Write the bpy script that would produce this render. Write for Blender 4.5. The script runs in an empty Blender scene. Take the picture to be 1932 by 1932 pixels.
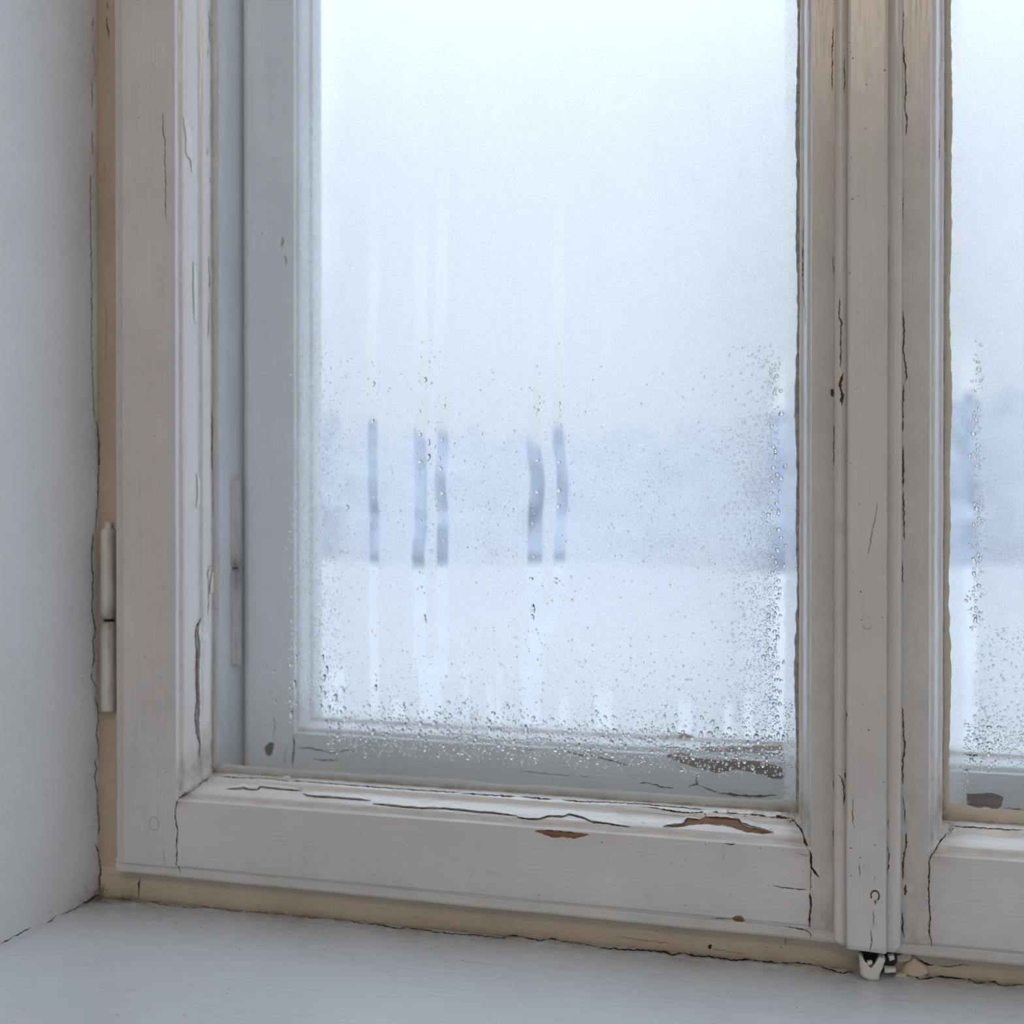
import bpy, math, random
import numpy as np
from mathutils import Vector, noise
from mathutils.bvhtree import BVHTree

random.seed(7)
rng = np.random.default_rng(11)
scene = bpy.context.scene
COL = scene.collection

# ------------------------------------------------------------------ camera
H0 = 1.35                                   # eye height above the room floor
CAM = Vector((0.0, -1.2, H0))
FPX, YAW, PITCH = 2350.0, math.radians(16.5), math.radians(-0.43)
cam_d = bpy.data.cameras.new('camera')
cam_d.sensor_width = 36.0
cam_d.lens = 36.0 * FPX / 1932.0
cam_d.clip_start = 0.02
cam_d.clip_end = 2000
cam_d.dof.use_dof = True                    # focused on the misted pane
cam_d.dof.focus_distance = 1.22
cam_d.dof.aperture_fstop = 3.6
cam = bpy.data.objects.new('camera', cam_d)
COL.objects.link(cam)
cam.location = CAM
cam.rotation_euler = (math.radians(90) + PITCH, 0, YAW)
scene.camera = cam

# ------------------------------------------------------------------ sky, lamp, exposure
SKY_K = 2.62
world = bpy.data.worlds.new('overcast_sky')
scene.world = world
world.use_nodes = True
wn, wl = world.node_tree.nodes, world.node_tree.links
wn.clear()
w_out = wn.new('ShaderNodeOutputWorld')
w_bg = wn.new('ShaderNodeBackground')
w_tc = wn.new('ShaderNodeTexCoord')
w_sep = wn.new('ShaderNodeSeparateXYZ')
w_ma = wn.new('ShaderNodeMath'); w_ma.operation = 'MULTIPLY_ADD'
w_ma.inputs[1].default_value = 0.6667 * SKY_K      # standard overcast sky: the zenith three times the horizon
w_ma.inputs[2].default_value = 0.3333 * SKY_K
w_mx = wn.new('ShaderNodeMath'); w_mx.operation = 'MAXIMUM'
w_mx.inputs[1].default_value = 0.3333 * SKY_K
wl.new(w_tc.outputs['Generated'], w_sep.inputs[0])
wl.new(w_sep.outputs['Z'], w_ma.inputs[0])
wl.new(w_ma.outputs[0], w_mx.inputs[0])
wl.new(w_mx.outputs[0], w_bg.inputs['Strength'])
w_bg.inputs['Color'].default_value = (0.79, 0.885, 1.0, 1)
wl.new(w_bg.outputs[0], w_out.inputs[0])

lamp_d = bpy.data.lights.new('ceiling_lamp', 'POINT')
lamp_d.energy = 18
lamp_d.color = (1.0, 0.76, 0.52)
lamp_d.shadow_soft_size = 0.04
lamp = bpy.data.objects.new('ceiling_lamp', lamp_d)
COL.objects.link(lamp)
lamp.location = (-0.05, -2.05, 2.60)

cy = scene.cycles
cy.max_bounces = 6
cy.diffuse_bounces = 3
cy.glossy_bounces = 3
cy.transmission_bounces = 6
cy.transparent_max_bounces = 16
cy.time_limit = 900

vs = scene.view_settings
vs.view_transform = 'Standard'
vs.look = 'None'
vs.exposure = 0.0
vs.gamma = 1.0
vs.use_curve_mapping = False

# ------------------------------------------------------------------ helpers
_fw = Vector((-math.sin(YAW) * math.cos(PITCH), math.cos(YAW) * math.cos(PITCH), math.sin(PITCH)))
_rt = Vector((math.cos(YAW), math.sin(YAW), 0))
_up = _rt.cross(_fw)

def ray(x, y):
    return (_fw + _rt * ((x - 966) / FPX) - _up * ((y - 966) / FPX)).normalized()

def at(x, y, Y):
    d = ray(x, y)
    return CAM + d * ((Y - CAM.y) / d.y)

def to_px(P):
    """numpy (n,3) -> pixel columns, rows"""
    P = np.asarray(P, float) - np.array(CAM)
    w = P @ np.array(_fw)
    return 966 + FPX * (P @ np.array(_rt)) / w, 966 - FPX * (P @ np.array(_up)) / w

def wpos(o):
    p = Vector((0, 0, 0))
    while o is not None:
        p += o.location
        o = o.parent
    return p

def obj(name, verts, faces, mat=None, parent=None, smooth=False, attrs=None, origin=None):
    """links one mesh object; verts are world coordinates"""
    V = np.asarray(verts, dtype=np.float64).reshape(-1, 3)
    if parent is not None:
        off = np.array(wpos(parent))
    elif origin is not None:
        off = np.array(origin)
    else:
        off = np.zeros(3)
    me = bpy.data.meshes.new(name)
    me.from_pydata((V - off).tolist(), [], faces)
    if smooth:
        me.polygons.foreach_set('use_smooth', [True] * len(me.polygons))
    if attrs:
        for k, a in attrs.items():
            at_ = me.attributes.new(k, 'FLOAT', 'POINT')
            at_.data.foreach_set('value', np.asarray(a, dtype=np.float32))
    if mat:
        me.materials.append(mat)
    me.update()
    o = bpy.data.objects.new(name, me)
    COL.objects.link(o)
    if parent is not None:
        o.parent = parent
    elif origin is not None:
        o.location = origin
    return o

def tag(o, label, cat=None, group=None, kind=None):
    o['label'] = label
    if cat: o['category'] = cat
    if group: o['group'] = group
    if kind: o['kind'] = kind
    return o

def empty(name, loc):
    o = bpy.data.objects.new(name, None)
    COL.objects.link(o)
    o.empty_display_size = 0.05
    o.location = loc
    return o

def box_vf(x0, x1, y0, y1, z0, z1):
    v = [(x0,y0,z0),(x1,y0,z0),(x1,y1,z0),(x0,y1,z0),(x0,y0,z1),(x1,y0,z1),(x1,y1,z1),(x0,y1,z1)]
    f = [(0,3,2,1),(4,5,6,7),(0,1,5,4),(1,2,6,5),(2,3,7,6),(3,0,4,7)]
    return v, f

def merge(parts):
    V, F = [], []
    for v, f in parts:
        n = len(V)
        V += [tuple(q) for q in v]
        F += [tuple(i + n for i in q) for q in f]
    return V, F

def sstep(a, b, x):
    t = np.clip((np.asarray(x, float) - a) / (b - a), 0, 1)
    return t * t * (3 - 2 * t)

def nz(x, y, z, s):
    return noise.noise(Vector((x * s, y * s, z * s)))

def vnoise(x, y, seed=0):
    """value noise on arrays, 0..1"""
    xi = np.floor(x).astype(np.int64); yi = np.floor(y).astype(np.int64)
    xf = x - xi; yf = y - yi
    def h(a, b):
        n = (a * 374761393 + b * 668265263 + seed * 1442695041) & 0xffffffff
        n = ((n ^ (n >> 13)) * 1274126177) & 0xffffffff
        return ((n ^ (n >> 16)) & 0xffff) / 65535.0
    u = xf * xf * (3 - 2 * xf); v = yf * yf * (3 - 2 * yf)
    return (h(xi, yi) * (1 - u) + h(xi + 1, yi) * u) * (1 - v) + (h(xi, yi + 1) * (1 - u) + h(xi + 1, yi + 1) * u) * v

# ------------------------------------------------------------------ materials
def new_mat(name):
    m = bpy.data.materials.new(name)
    m.use_nodes = True
    m.node_tree.nodes.clear()
    return m, m.node_tree.nodes, m.node_tree.links

def mixc(n, l, fac, a, b, mode='MIX'):
    x = n.new('ShaderNodeMix'); x.data_type = 'RGBA'; x.blend_type = mode
    for sock, v in ((x.inputs[0], fac), (x.inputs[6], a), (x.inputs[7], b)):
        if hasattr(v, 'links'):
            l.new(v, sock)
        elif isinstance(v, (int, float)):
            sock.default_value = v
        else:
            sock.default_value = (*v, 1)
    return x.outputs[2]

def maprange(n, l, v, a, b, c, d):
    x = n.new('ShaderNodeMapRange')
    l.new(v, x.inputs[0])
    for i, q in enumerate((a, b, c, d)): x.inputs[i + 1].default_value = q
    return x.outputs[0]

def mul(n, l, a, b, op='MULTIPLY'):
    x = n.new('ShaderNodeMath'); x.operation = op
    for s, v in zip(x.inputs, (a, b)):
        if hasattr(v, 'links'): l.new(v, s)
        else: s.default_value = v
    return x.outputs[0]

def noise_tex(n, l, scale, stretch=(1, 1, 1), detail=3, rough=0.55):
    tc = n.new('ShaderNodeTexCoord')
    mp = n.new('ShaderNodeMapping')
    mp.inputs['Scale'].default_value = stretch
    l.new(tc.outputs['Object'], mp.inputs[0])
    t = n.new('ShaderNodeTexNoise')
    t.inputs['Scale'].default_value = scale
    t.inputs['Detail'].default_value = detail
    t.inputs['Roughness'].default_value = rough
    l.new(mp.outputs[0], t.inputs['Vector'])
    return t.outputs[0]

def paint(name, base, grain='z', rough=0.27, dirt_or_shade=(0.15, 0.095, 0.05), brush=0.4, lump=0.3, mottle=0.08, spec=0.45):
    m, n, l = new_mat(name)
    out = n.new('ShaderNodeOutputMaterial')
    b = n.new('ShaderNodeBsdfPrincipled')
    st = {'z': (1, 1, .03), 'x': (.03, 1, 1), 'n': (1, 1, 1)}[grain]
    big = noise_tex(n, l, 9, detail=4)
    c = mixc(n, l, maprange(n, l, big, .3, .7, 0, 1), tuple(q * (1 - mottle) for q in base), tuple(min(1, q * (1 + mottle * .6)) for q in base))
    fine = noise_tex(n, l, 330, st, detail=2)
    c = mixc(n, l, maprange(n, l, fine, .35, .75, 0, .16), c, tuple(q * .72 for q in base))
    smud = noise_tex(n, l, 60, (1, 1, .5) if grain == 'z' else (.5, 1, 1), detail=5, rough=.65)
    c = mixc(n, l, maprange(n, l, smud, .62, .80, 0, .45), c, tuple(q * k for q, k in zip(base, (.62, .57, .5))))
    da = n.new('ShaderNodeAttribute'); da.attribute_name = 'dirt_or_shade'  # carries real dirt, and painted shade on the sill and reveal
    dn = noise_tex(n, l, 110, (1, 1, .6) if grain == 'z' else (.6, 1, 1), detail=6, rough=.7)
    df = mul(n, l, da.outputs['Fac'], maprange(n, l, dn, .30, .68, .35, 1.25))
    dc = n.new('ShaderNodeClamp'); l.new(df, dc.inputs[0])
    c = mixc(n, l, dc.outputs[0], c, dirt_or_shade)
    l.new(c, b.inputs['Base Color'])
    b.inputs['Roughness'].default_value = rough
    b.inputs['Specular IOR Level'].default_value = spec
    bp1 = n.new('ShaderNodeBump'); bp1.inputs['Strength'].default_value = brush; bp1.inputs['Distance'].default_value = .0006
    l.new(fine, bp1.inputs['Height'])
    lum = noise_tex(n, l, 70, (1, 1, .35) if grain == 'z' else (.35, 1, 1), detail=2)
    bp2 = n.new('ShaderNodeBump'); bp2.inputs['Strength'].default_value = lump; bp2.inputs['Distance'].default_value = .002
    l.new(lum, bp2.inputs['Height']); l.new(bp1.outputs[0], bp2.inputs['Normal'])
    l.new(bp2.outputs[0], b.inputs['Normal'])
    l.new(b.outputs[0], out.inputs[0])
    return m

def plain(name, c, rough=.7, var=.25, scale=200, stretch=(1, 1, 1), bump=.3):
    m, n, l = new_mat(name)
    out = n.new('ShaderNodeOutputMaterial')
    b = n.new('ShaderNodeBsdfPrincipled')
    t = noise_tex(n, l, scale, stretch, 5, .65)
    l.new(mixc(n, l, maprange(n, l, t, .3, .7, 0, 1), tuple(q * (1 - var) for q in c), tuple(min(1, q * (1 + var)) for q in c)), b.inputs['Base Color'])
    b.inputs['Roughness'].default_value = rough
    bu = n.new('ShaderNodeBump'); bu.inputs['Strength'].default_value = bump; bu.inputs['Distance'].default_value = .0006
    l.new(t, bu.inputs['Height']); l.new(bu.outputs[0], b.inputs['Normal'])
    l.new(b.outputs[0], out.inputs[0])
    return m

M = {}
M['paint_v'] = paint('worn_white_paint_upright', (.72, .695, .665), 'z')
M['paint_h'] = paint('worn_white_paint_level', (.74, .715, .685), 'x')
M['bead_v'] = paint('white_skylit_bead_paint_upright', (.87, .865, .86), 'z', rough=.26, brush=.15, lump=.5, mottle=.05, spec=.6)  # bead paints lighter than the face: sky light put into the colour
M['bead_h'] = paint('white_skylit_bead_paint_level', (.89, .885, .88), 'x', rough=.26, brush=.15, lump=.6, mottle=.05, spec=.6)
M['frame_v'] = paint('yellowed_paint_upright', (.62, .52, .395), 'z', rough=.55)
M['frame_h'] = paint('yellowed_paint_level', (.64, .545, .42), 'x', rough=.55)
M['outer_v'] = paint('outer_white_paint_upright', (.86, .90, .94), 'z')
M['outer_h'] = paint('outer_white_paint_level', (.86, .895, .925), 'x')
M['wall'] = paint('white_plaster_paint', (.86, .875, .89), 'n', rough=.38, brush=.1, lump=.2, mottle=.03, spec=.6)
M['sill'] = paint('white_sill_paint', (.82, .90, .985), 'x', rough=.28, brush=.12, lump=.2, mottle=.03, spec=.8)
M['room'] = plain('room_plaster', (.70, .72, .74), .8, .04, 12)
M['floor'] = plain('oak_floor', (.26, .19, .13), .5, .25, 30, (1, .08, 1))
M['crack'] = plain('dark_crack', (.022, .016, .011), .9, .4, 300)
M['brown_crack_or_shade'] = plain('brown_crack_or_shade', (.085, .05, .028), .9, .4, 300)
M['faint_crack'] = plain('faint_crack', (.24, .20, .165), .9, .2, 300)
M['wood'] = plain('bare_brown_wood', (.25, .135, .075), .75, .4, 260, (.06, 1, 1), .6)
M['grey_wood'] = plain('weathered_red_wood', (.20, .125, .09), .75, .5, 220, (.05, 1, 1), .8)
M['flake'] = plain('curled_paint_flake', (.89, .885, .88), .3, .05, 120, bump=.2)
M['putty'] = paint('grey_putty', (.62, .66, .66), 'x', rough=.35, dirt_or_shade=(.20, .135, .075), lump=.6)
M['caulk'] = paint('yellowed_caulk', (.62, .55, .43), 'x', rough=.5, dirt_or_shade=(.10, .06, .03), lump=.8)
M['grime'] = plain('putty_grime', (.42, .37, .31), .8, .45, 180)
M['hinge'] = paint('painted_hinge', (.72, .68, .66), 'z', dirt_or_shade=(.06, .05, .045))
M['speck'] = plain('dark_specks', (.07, .055, .045), .9, .3, 300)
M['snow'] = plain('snow_field', (.50, .52, .55), .9, .05, .2)
M['tree'] = plain('hazy_trees', (.42, .475, .57), 1, .12, .5)  # pale blue-grey base colour stands in for outdoor haze

def glass_mat():
    m, n, l = new_mat('window_glass')
    out = n.new('ShaderNodeOutputMaterial')
    t = n.new('ShaderNodeBsdfTransparent'); t.inputs[0].default_value = (.982, .989, .992, 1)
    g = n.new('ShaderNodeBsdfGlossy'); g.inputs['Roughness'].default_value = .01
    lw = n.new('ShaderNodeLayerWeight'); lw.inputs[0].default_value = .5
    p5 = mul(n, l, lw.outputs['Facing'], 5.0, 'POWER')
    fr = n.new('ShaderNodeMath'); fr.operation = 'MULTIPLY_ADD'
    l.new(p5, fr.inputs[0]); fr.inputs[1].default_value = .96; fr.inputs[2].default_value = .035
    mx = n.new('ShaderNodeMixShader')
    l.new(fr.outputs[0], mx.inputs[0]); l.new(t.outputs[0], mx.inputs[1]); l.new(g.outputs[0], mx.inputs[2])
    l.new(mx.outputs[0], out.inputs[0])
    return m
M['glass'] = glass_mat()

def fog_mat():
    m, n, l = new_mat('condensation_film')
    out = n.new('ShaderNodeOutputMaterial')
    a = n.new('ShaderNodeAttribute'); a.attribute_name = 'fog'
    g1 = noise_tex(n, l, 620, detail=2)
    g2 = noise_tex(n, l, 45, detail=3)
    gm = n.new('ShaderNodeMix')                     # the grain shows where the mist is dense
    l.new(a.outputs['Fac'], gm.inputs[0]); gm.inputs[2].default_value = 1.0
    l.new(maprange(n, l, g1, .36, .64, .76, 1.12), gm.inputs[3])
    fac = mul(n, l, a.outputs['Fac'], gm.outputs[0])
    fac = mul(n, l, fac, maprange(n, l, g2, .35, .65, .93, 1.05))
    cl = n.new('ShaderNodeClamp'); l.new(fac, cl.inputs[0])
    t = n.new('ShaderNodeBsdfTransparent')
    s = n.new('ShaderNodeBsdfTranslucent'); s.inputs[0].default_value = (.98, .985, 1, 1)
    bu = n.new('ShaderNodeBump'); bu.inputs['Strength'].default_value = .5; bu.inputs['Distance'].default_value = .0012
    l.new(g1, bu.inputs['Height']); l.new(bu.outputs[0], s.inputs['Normal'])
    d = n.new('ShaderNodeBsdfDiffuse'); d.inputs[0].default_value = (.9, .92, .95, 1)
    sd = n.new('ShaderNodeMixShader'); sd.inputs[0].default_value = .06
    l.new(s.outputs[0], sd.inputs[1]); l.new(d.outputs[0], sd.inputs[2])
    rf = n.new('ShaderNodeBsdfRefraction'); rf.inputs['Roughness'].default_value = .85; rf.inputs['IOR'].default_value = 1.09
    sr = n.new('ShaderNodeMixShader'); sr.inputs[0].default_value = .22
    l.new(sd.outputs[0], sr.inputs[1]); l.new(rf.outputs[0], sr.inputs[2])
    mx = n.new('ShaderNodeMixShader')
    l.new(cl.outputs[0], mx.inputs[0]); l.new(t.outputs[0], mx.inputs[1]); l.new(sr.outputs[0], mx.inputs[2])
    l.new(mx.outputs[0], out.inputs[0])
    return m
M['fog'] = fog_mat()

def water_mat():
    m, n, l = new_mat('water_drop')
    out = n.new('ShaderNodeOutputMaterial')
    g = n.new('ShaderNodeBsdfGlass'); g.inputs['IOR'].default_value = 1.33; g.inputs['Roughness'].default_value = 0.0
    l.new(g.outputs[0], out.inputs[0])
    return m
M['water'] = water_mat()

# ------------------------------------------------------------------ outside: snow field and treeline with haze in its colour
GZ = -5.0
v = [(-700, -700, GZ), (700, -700, GZ), (700, 900, GZ), (-700, 900, GZ)]
g = obj('ground', v, [(0, 1, 2, 3)], M['snow'])
tag(g, 'pale snow covered ground far outside the fogged window', 'ground', kind='structure')
TV, TF = [], []
def puff(x, y, z, rx, rz, k):
    n0 = len(TV); U, W = 10, 6
    for a in range(W + 1):
        th = math.pi * a / W
        for b in range(U):
            ph = math.tau * b / U
            q = 1 + .35 * nz(math.cos(ph) * 1.5 + k, math.sin(ph) * 1.5, th * 1.3, 1.3)
            TV.append((x + rx * q * math.sin(th) * math.cos(ph), y + rx * q * math.sin(th) * math.sin(ph), z + rz * q * math.cos(th)))
    for a in range(W):
        for b in range(U):
            TF.append((n0 + a * U + b, n0 + a * U + (b + 1) % U, n0 + (a + 1) * U + (b + 1) % U, n0 + (a + 1) * U + b))
for i in range(420):
    x = -150 + 230 * (i + random.random()) / 420; y = 84 + 105 * random.random() ** .8
    top = (7.9 + 1.3 * math.sin(x * .05 + .6) + random.uniform(-2.2, .5)) * (y / 100)      # crown tops above the eye line, thinning upwards
    h = top + H0 - GZ - 2.0
    rx = random.uniform(2.2, 3.6)
    puff(x, y, GZ + h * .62, rx, h * .40, i)
    puff(x + random.uniform(-2, 2), y - 2, GZ + h * .30, rx * 1.2, h * .32, i + .5)
BV = []
for i in range(90):
    x = -130 + 190 * i / 89
    h_ = 2.35 + .75 * nz(x, 0, 0, .09) + .35 * nz(x, 1, 0, .3)
    BV += [(x, 66, GZ - .1), (x, 70, GZ + h_ * .55), (x, 74, GZ + h_ * .95), (x, 77, GZ + h_), (x, 80, GZ + h_ * .8), (x, 84, GZ - .1)]
bank = obj('snow_bank', BV, [(i * 6 + k, (i + 1) * 6 + k, (i + 1) * 6 + k + 1, i * 6 + k + 1) for i in range(89) for k in range(5)], M['snow'], smooth=True)
tag(bank, 'low snow bank in front of the blurred treeline', 'snow bank', kind='structure')
t = obj('treeline', TV, TF, M['tree'])
tag(t, 'blurred blue grey treeline seen through the misted glass', 'trees', kind='stuff')

# ------------------------------------------------------------------ room shell
XL, XR = -0.850, 0.826                        # reveal faces
YF = 0.018                                    # front of the fixed frame
SILL = H0 - 0.447
HEAD = H0 + 1.36
def sill_z(x): return SILL + (x + .80) * .0062

# left reveal: a finely divided face plus the pier behind it
ys = [-.30, -.25, -.2, -.16, -.13] + list(np.linspace(-.10, YF, 18))
zs = list(np.linspace(0, SILL - .05, 4)) + list(np.linspace(SILL - .02, SILL + .1, 14)) + list(np.linspace(SILL + .12, H0 + .62, 60)) + [HEAD, 2.9]
V, F, D = [], [], []
for z in zs:
    for y in ys:
        fil = max(0, (y - (YF - .02)) / .02)      # soft plaster fillet towards the frame
        V.append((XL + .0008 * fil ** 2 + .0012 * nz(y, z, 3.1, 9) + .0005 * nz(y, z, 1.1, 40), y, z))
        d = .52 * math.exp(-((YF - y) / .026)) * (.5 + .5 * nz(y, z, .3, 12)) + .75 * math.exp(-abs(z - SILL) / .018) * math.exp(-(YF - y) / .05)  # corner grime, plus shade towards the frame painted into the colour
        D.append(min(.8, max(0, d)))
ny = len(ys)
for i in range(len(zs) - 1):
    for j in range(ny - 1):
        a = i * ny + j
        F.append((a, a + 1, a + ny + 1, a + ny))
n0 = len(V)
bv, bf = box_vf(-2.2, XL - .004, -.30, .25, 0, 2.9)
V += bv; F += [tuple(i + n0 for i in q) for q in bf]; D += [0] * 8
wall_left = obj('wall_left', V, F, M['wall'], attrs={'dirt_or_shade': D})
tag(wall_left, 'white painted plaster reveal wall left of the old window', 'wall', kind='structure')
RX = 1.5                                       # side wall of the room, right
o = obj('wall_right', *box_vf(XR, RX, -.30, .25, 0, 2.9), M['wall']); tag(o, 'white plaster wall right of the window, outside the photo', 'wall', kind='structure')
o = obj('wall_front', *merge([box_vf(XL, XR, -.30, .25, HEAD, 2.9), box_vf(XL, XR, -.28, .25, 0, SILL - .04)]), M['wall']); tag(o, 'plaster wall above and below the window opening', 'wall', kind='structure')
# two added, unseen windows behind the viewer give the inner faces cool fill light
BX0, BX1, SY0, SY1 = -1.3, 1.1, -1.25, -.34
o = obj('wall_back', *merge([box_vf(-2.2, BX0, -4.3, -4.2, 0, 2.9), box_vf(BX1, RX, -4.3, -4.2, 0, 2.9), box_vf(BX0, BX1, -4.3, -4.2, 0, .6), box_vf(BX0, BX1, -4.3, -4.2, 2.7, 2.9)]), M['room']); tag(o, 'plain back wall of the room behind the viewer', 'wall', kind='structure')
o = obj('wall_side', *merge([box_vf(-2.3, -2.2, -4.2, -.3, 0, 2.9), box_vf(RX, RX + .1, -4.2, SY0, 0, 2.9), box_vf(RX, RX + .1, SY1, -.3, 0, 2.9), box_vf(RX, RX + .1, SY0, SY1, 0, .3), box_vf(RX, RX + .1, SY0, SY1, 2.8, 2.9)]), M['room']); tag(o, 'plain side walls of the room behind the viewer', 'wall', kind='structure')
for nm_, bars, pane_, lb_ in (('fill_window_2', [box_vf(a, a + .06, -4.28, -4.22, .6, 2.7) for a in (BX0, -.13, BX1 - .06)] + [box_vf(BX0, BX1, -4.28, -4.22, a, a + .06) for a in (.6, 2.64)], box_vf(BX0, BX1, -4.254, -4.25, .6, 2.7), 'wide window added for fill light in the unseen back wall'),
                             ('fill_window_3', [box_vf(RX + .02, RX + .08, a, a + .06, .3, 2.8) for a in (SY0, -.82, SY1 - .06)] + [box_vf(RX + .02, RX + .08, SY0, SY1, a, a + .06) for a in (.3, 2.74)], box_vf(RX + .05, RX + .054, SY0, SY1, .3, 2.8), 'tall glazed opening added for fill light in the unseen side wall')):
    e_ = empty(nm_, (0, 0, 0)); tag(e_, lb_, 'window', kind='structure')
    obj('fill_window_frame', *merge(bars), M['room'], e_)
    obj('fill_window_pane', *pane_, M['glass'], e_)
o = obj('floor', *box_vf(-2.2, RX, -4.2, -.28, -.1, 0), M['floor']); tag(o, 'wooden room floor below the photo', 'floor', kind='structure')
o = obj('ceiling', *box_vf(-2.2, RX, -4.2, -.28, 2.9, 3.0), M['wall']); tag(o, 'white room ceiling above the photo', 'ceiling', kind='structure')

# ------------------------------------------------------------------ windowsill
xs = list(np.linspace(XL - .002, XR + .002, 130))
yl = [-.335, -.33, -.32, -.28, -.2, -.15] + list(np.linspace(-.12, YF + .002, 22))
V, F, D = [], [], []
for y in yl:
    for x in xs:
        z = sill_z(x) + .0004 * nz(x, y, 0, 25)
        if y < -.325: z -= .012 * ((-.325 - y) / .01)
        ridge = math.exp(-((y - (YF - .004)) / .006) ** 2)
        z += ridge * (.0022 + .0016 * nz(x, 0, 7, 30))
        V.append((x, y, z))
        d = .62 * math.exp(-(YF - y) / .012) + .52 * math.exp(-(YF - y) / .052) * (.62 + .5 * nz(x, y, 4, 14))  # narrow line is grime; the wide falloff paints shade beside the frame
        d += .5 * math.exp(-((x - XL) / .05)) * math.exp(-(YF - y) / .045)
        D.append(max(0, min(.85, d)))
nx = len(xs)
for i in range(len(yl) - 1):
    for j in range(nx - 1):
        a = i * nx + j
        F.append((a, a + 1, a + nx + 1, a + nx))
n0 = len(V)
bv, bf = box_vf(XL, XR, -.335, YF, SILL - .04, SILL - .012)
V += bv; F += [tuple(i + n0 for i in q) for q in bf]; D += [0] * 8
sill = obj('windowsill', V, F, M['sill'], smooth=True, attrs={'dirt_or_shade': D})
tag(sill, 'smooth pale painted windowsill with grime and painted-in shade along its back edge', 'windowsill', kind='structure')

# ------------------------------------------------------------------ fixed frame (window_1)
win = empty('window_1', (-.012, YF, SILL))
tag(win, 'yellowed fixed wooden window frame around the sashes', 'window frame', kind='structure')

def grid_face(name, us, ws, fn, mat, parent, dirt_or_shade=None, smooth=True):
    """fn(u,w)->point; grid mesh"""
    V, D = [], []
    for w in ws:
        for u in us:
            p = fn(u, w); V.append(p)
            D.append(dirt_or_shade(*p) if dirt_or_shade else 0)
    n = len(us); F = []
    for i in range(len(ws) - 1):
        for j in range(n - 1):
            a = i * n + j
            F.append((a, a + 1, a + n + 1, a + n))
    return obj(name, V, F, mat, parent, smooth, {'dirt_or_shade': D})

zz = list(np.linspace(SILL - .01, H0 + .62, 120)) + [HEAD]
def jamb_fn(sgn):
    def fn(u, z):
        # u walks along the jamb section
        sec = [(XL - .003, YF + .06), (XL - .003, YF), (XL + .004, YF - .0), (XL + .012, YF), (XL + .022, YF), (XL + .032, YF), (XL + .0400, YF + .002), (XL + .0405, .064), (XL + .0405, .066), (-.742, .066), (-.740, .072), (-.7395, .10), (-.738, .135), (-.737, .21)]
        x, y = sec[int(u)]
        if y < YF + .01: y += .0006 * nz(x, z, 5, 20) + .0003 * nz(x, z, 2, 60)
        if sgn < 0: x = -.024 - x
        return (x, y, z)
    return fn
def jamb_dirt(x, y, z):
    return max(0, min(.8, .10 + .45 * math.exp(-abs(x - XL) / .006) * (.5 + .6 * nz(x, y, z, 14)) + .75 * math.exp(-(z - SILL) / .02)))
jl = grid_face('jamb', list(range(8)), zz, jamb_fn(1), M['frame_v'], win, jamb_dirt)
jl['label'] = 'yellowed left jamb with a jagged crack'
grid_face('jamb', list(range(8)), zz, jamb_fn(-1), M['frame_v'], win, jamb_dirt)
for sg_ in (1, -1): grid_face('box_lining', list(range(8, 14)), zz, jamb_fn(sg_), M['outer_v'], win)
# bottom rail of the frame
def rail_fn(u, w):
    sec = [(-.02, YF), (.0, YF), (.006, YF), (.012, YF), (.020, YF), (.028, YF), (.036, YF), (.045, YF + .003), (.047, .064), (.10, .075), (.102, .21)]
    dz, y = sec[int(w)]
    if y < YF + .01: y += .0007 * nz(u, dz, 2, 25)
    return (u, y, (sill_z(u) if dz < .04 else SILL) + dz)
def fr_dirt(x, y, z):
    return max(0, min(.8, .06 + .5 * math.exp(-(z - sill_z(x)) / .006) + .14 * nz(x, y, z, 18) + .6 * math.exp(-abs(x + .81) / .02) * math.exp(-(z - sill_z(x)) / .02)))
frail = grid_face('frame_rail', list(np.linspace(XL, XR, 150)), list(range(11)), rail_fn, M['frame_h'], win, fr_dirt)
frail['label'] = 'yellowed bottom rail with grime and cracks'
obj('frame_head', *box_vf(XL, XR, YF, .21, HEAD - .05, HEAD + .002), M['frame_h'], win)
obj('outer_post', *box_vf(-.052, .028, .175, .215, SILL, HEAD - .04), M['outer_v'], win)

def lathe_z(cx, cy, prof, seg=20):
    V, F = [], []
    for r, z in prof:
        for k in range(seg):
            a = math.tau * k / seg
            V.append((cx + r * math.cos(a), cy + r * math.sin(a), z))
    for i in range(len(prof) - 1):
        for k in range(seg):
            a, b = i * seg + k, i * seg + (k + 1) % seg
            F.append((a, b, b + seg, a + seg))
    F.append(tuple(range(seg - 1, -1, -1))); F.append(tuple(range(len(prof) * seg - seg, len(prof) * seg)))
    return V, F

def hinge(cx, cy, r, z0, zm, z1, parent):
    h = empty('hinge', (0, 0, 0)); h.parent = parent
    for a, b, tip in ((z0, zm - .0016, 0), (zm + .0016, z1, 1)):
        prof = [(r * .9, a), (r, a + .002)]
        for q in np.linspace(.1, .9, 7): prof.append((r * (1 + .02 * math.sin(q * 9)), a + (b - a) * q))
        prof += [(r, b - .003), (r * .8, b)]
        if tip: prof += [(r * .5, b + .001), (r * .5, b + .006), (r * .25, b + .008)]
        V, F = lathe_z(cx, cy, prof)
        D = [.55 * math.exp(-abs(p[2] - zm) / .012) + (.5 if p[0] > cx + r * .45 else .05) * (.6 + .5 * nz(*p, 40)) for p in V]
        obj('hinge_knuckle', V, F, M['hinge'], h, True, {'dirt_or_shade': np.clip(D, 0, .8)})
    V, F = lathe_z(cx, cy, [(r * .6, zm - .004), (r * .6, zm + .004)])
    obj('hinge_pin', V, F, M['crack'], h, True)
    return h
hc = at(204, 1170, .012)
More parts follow.
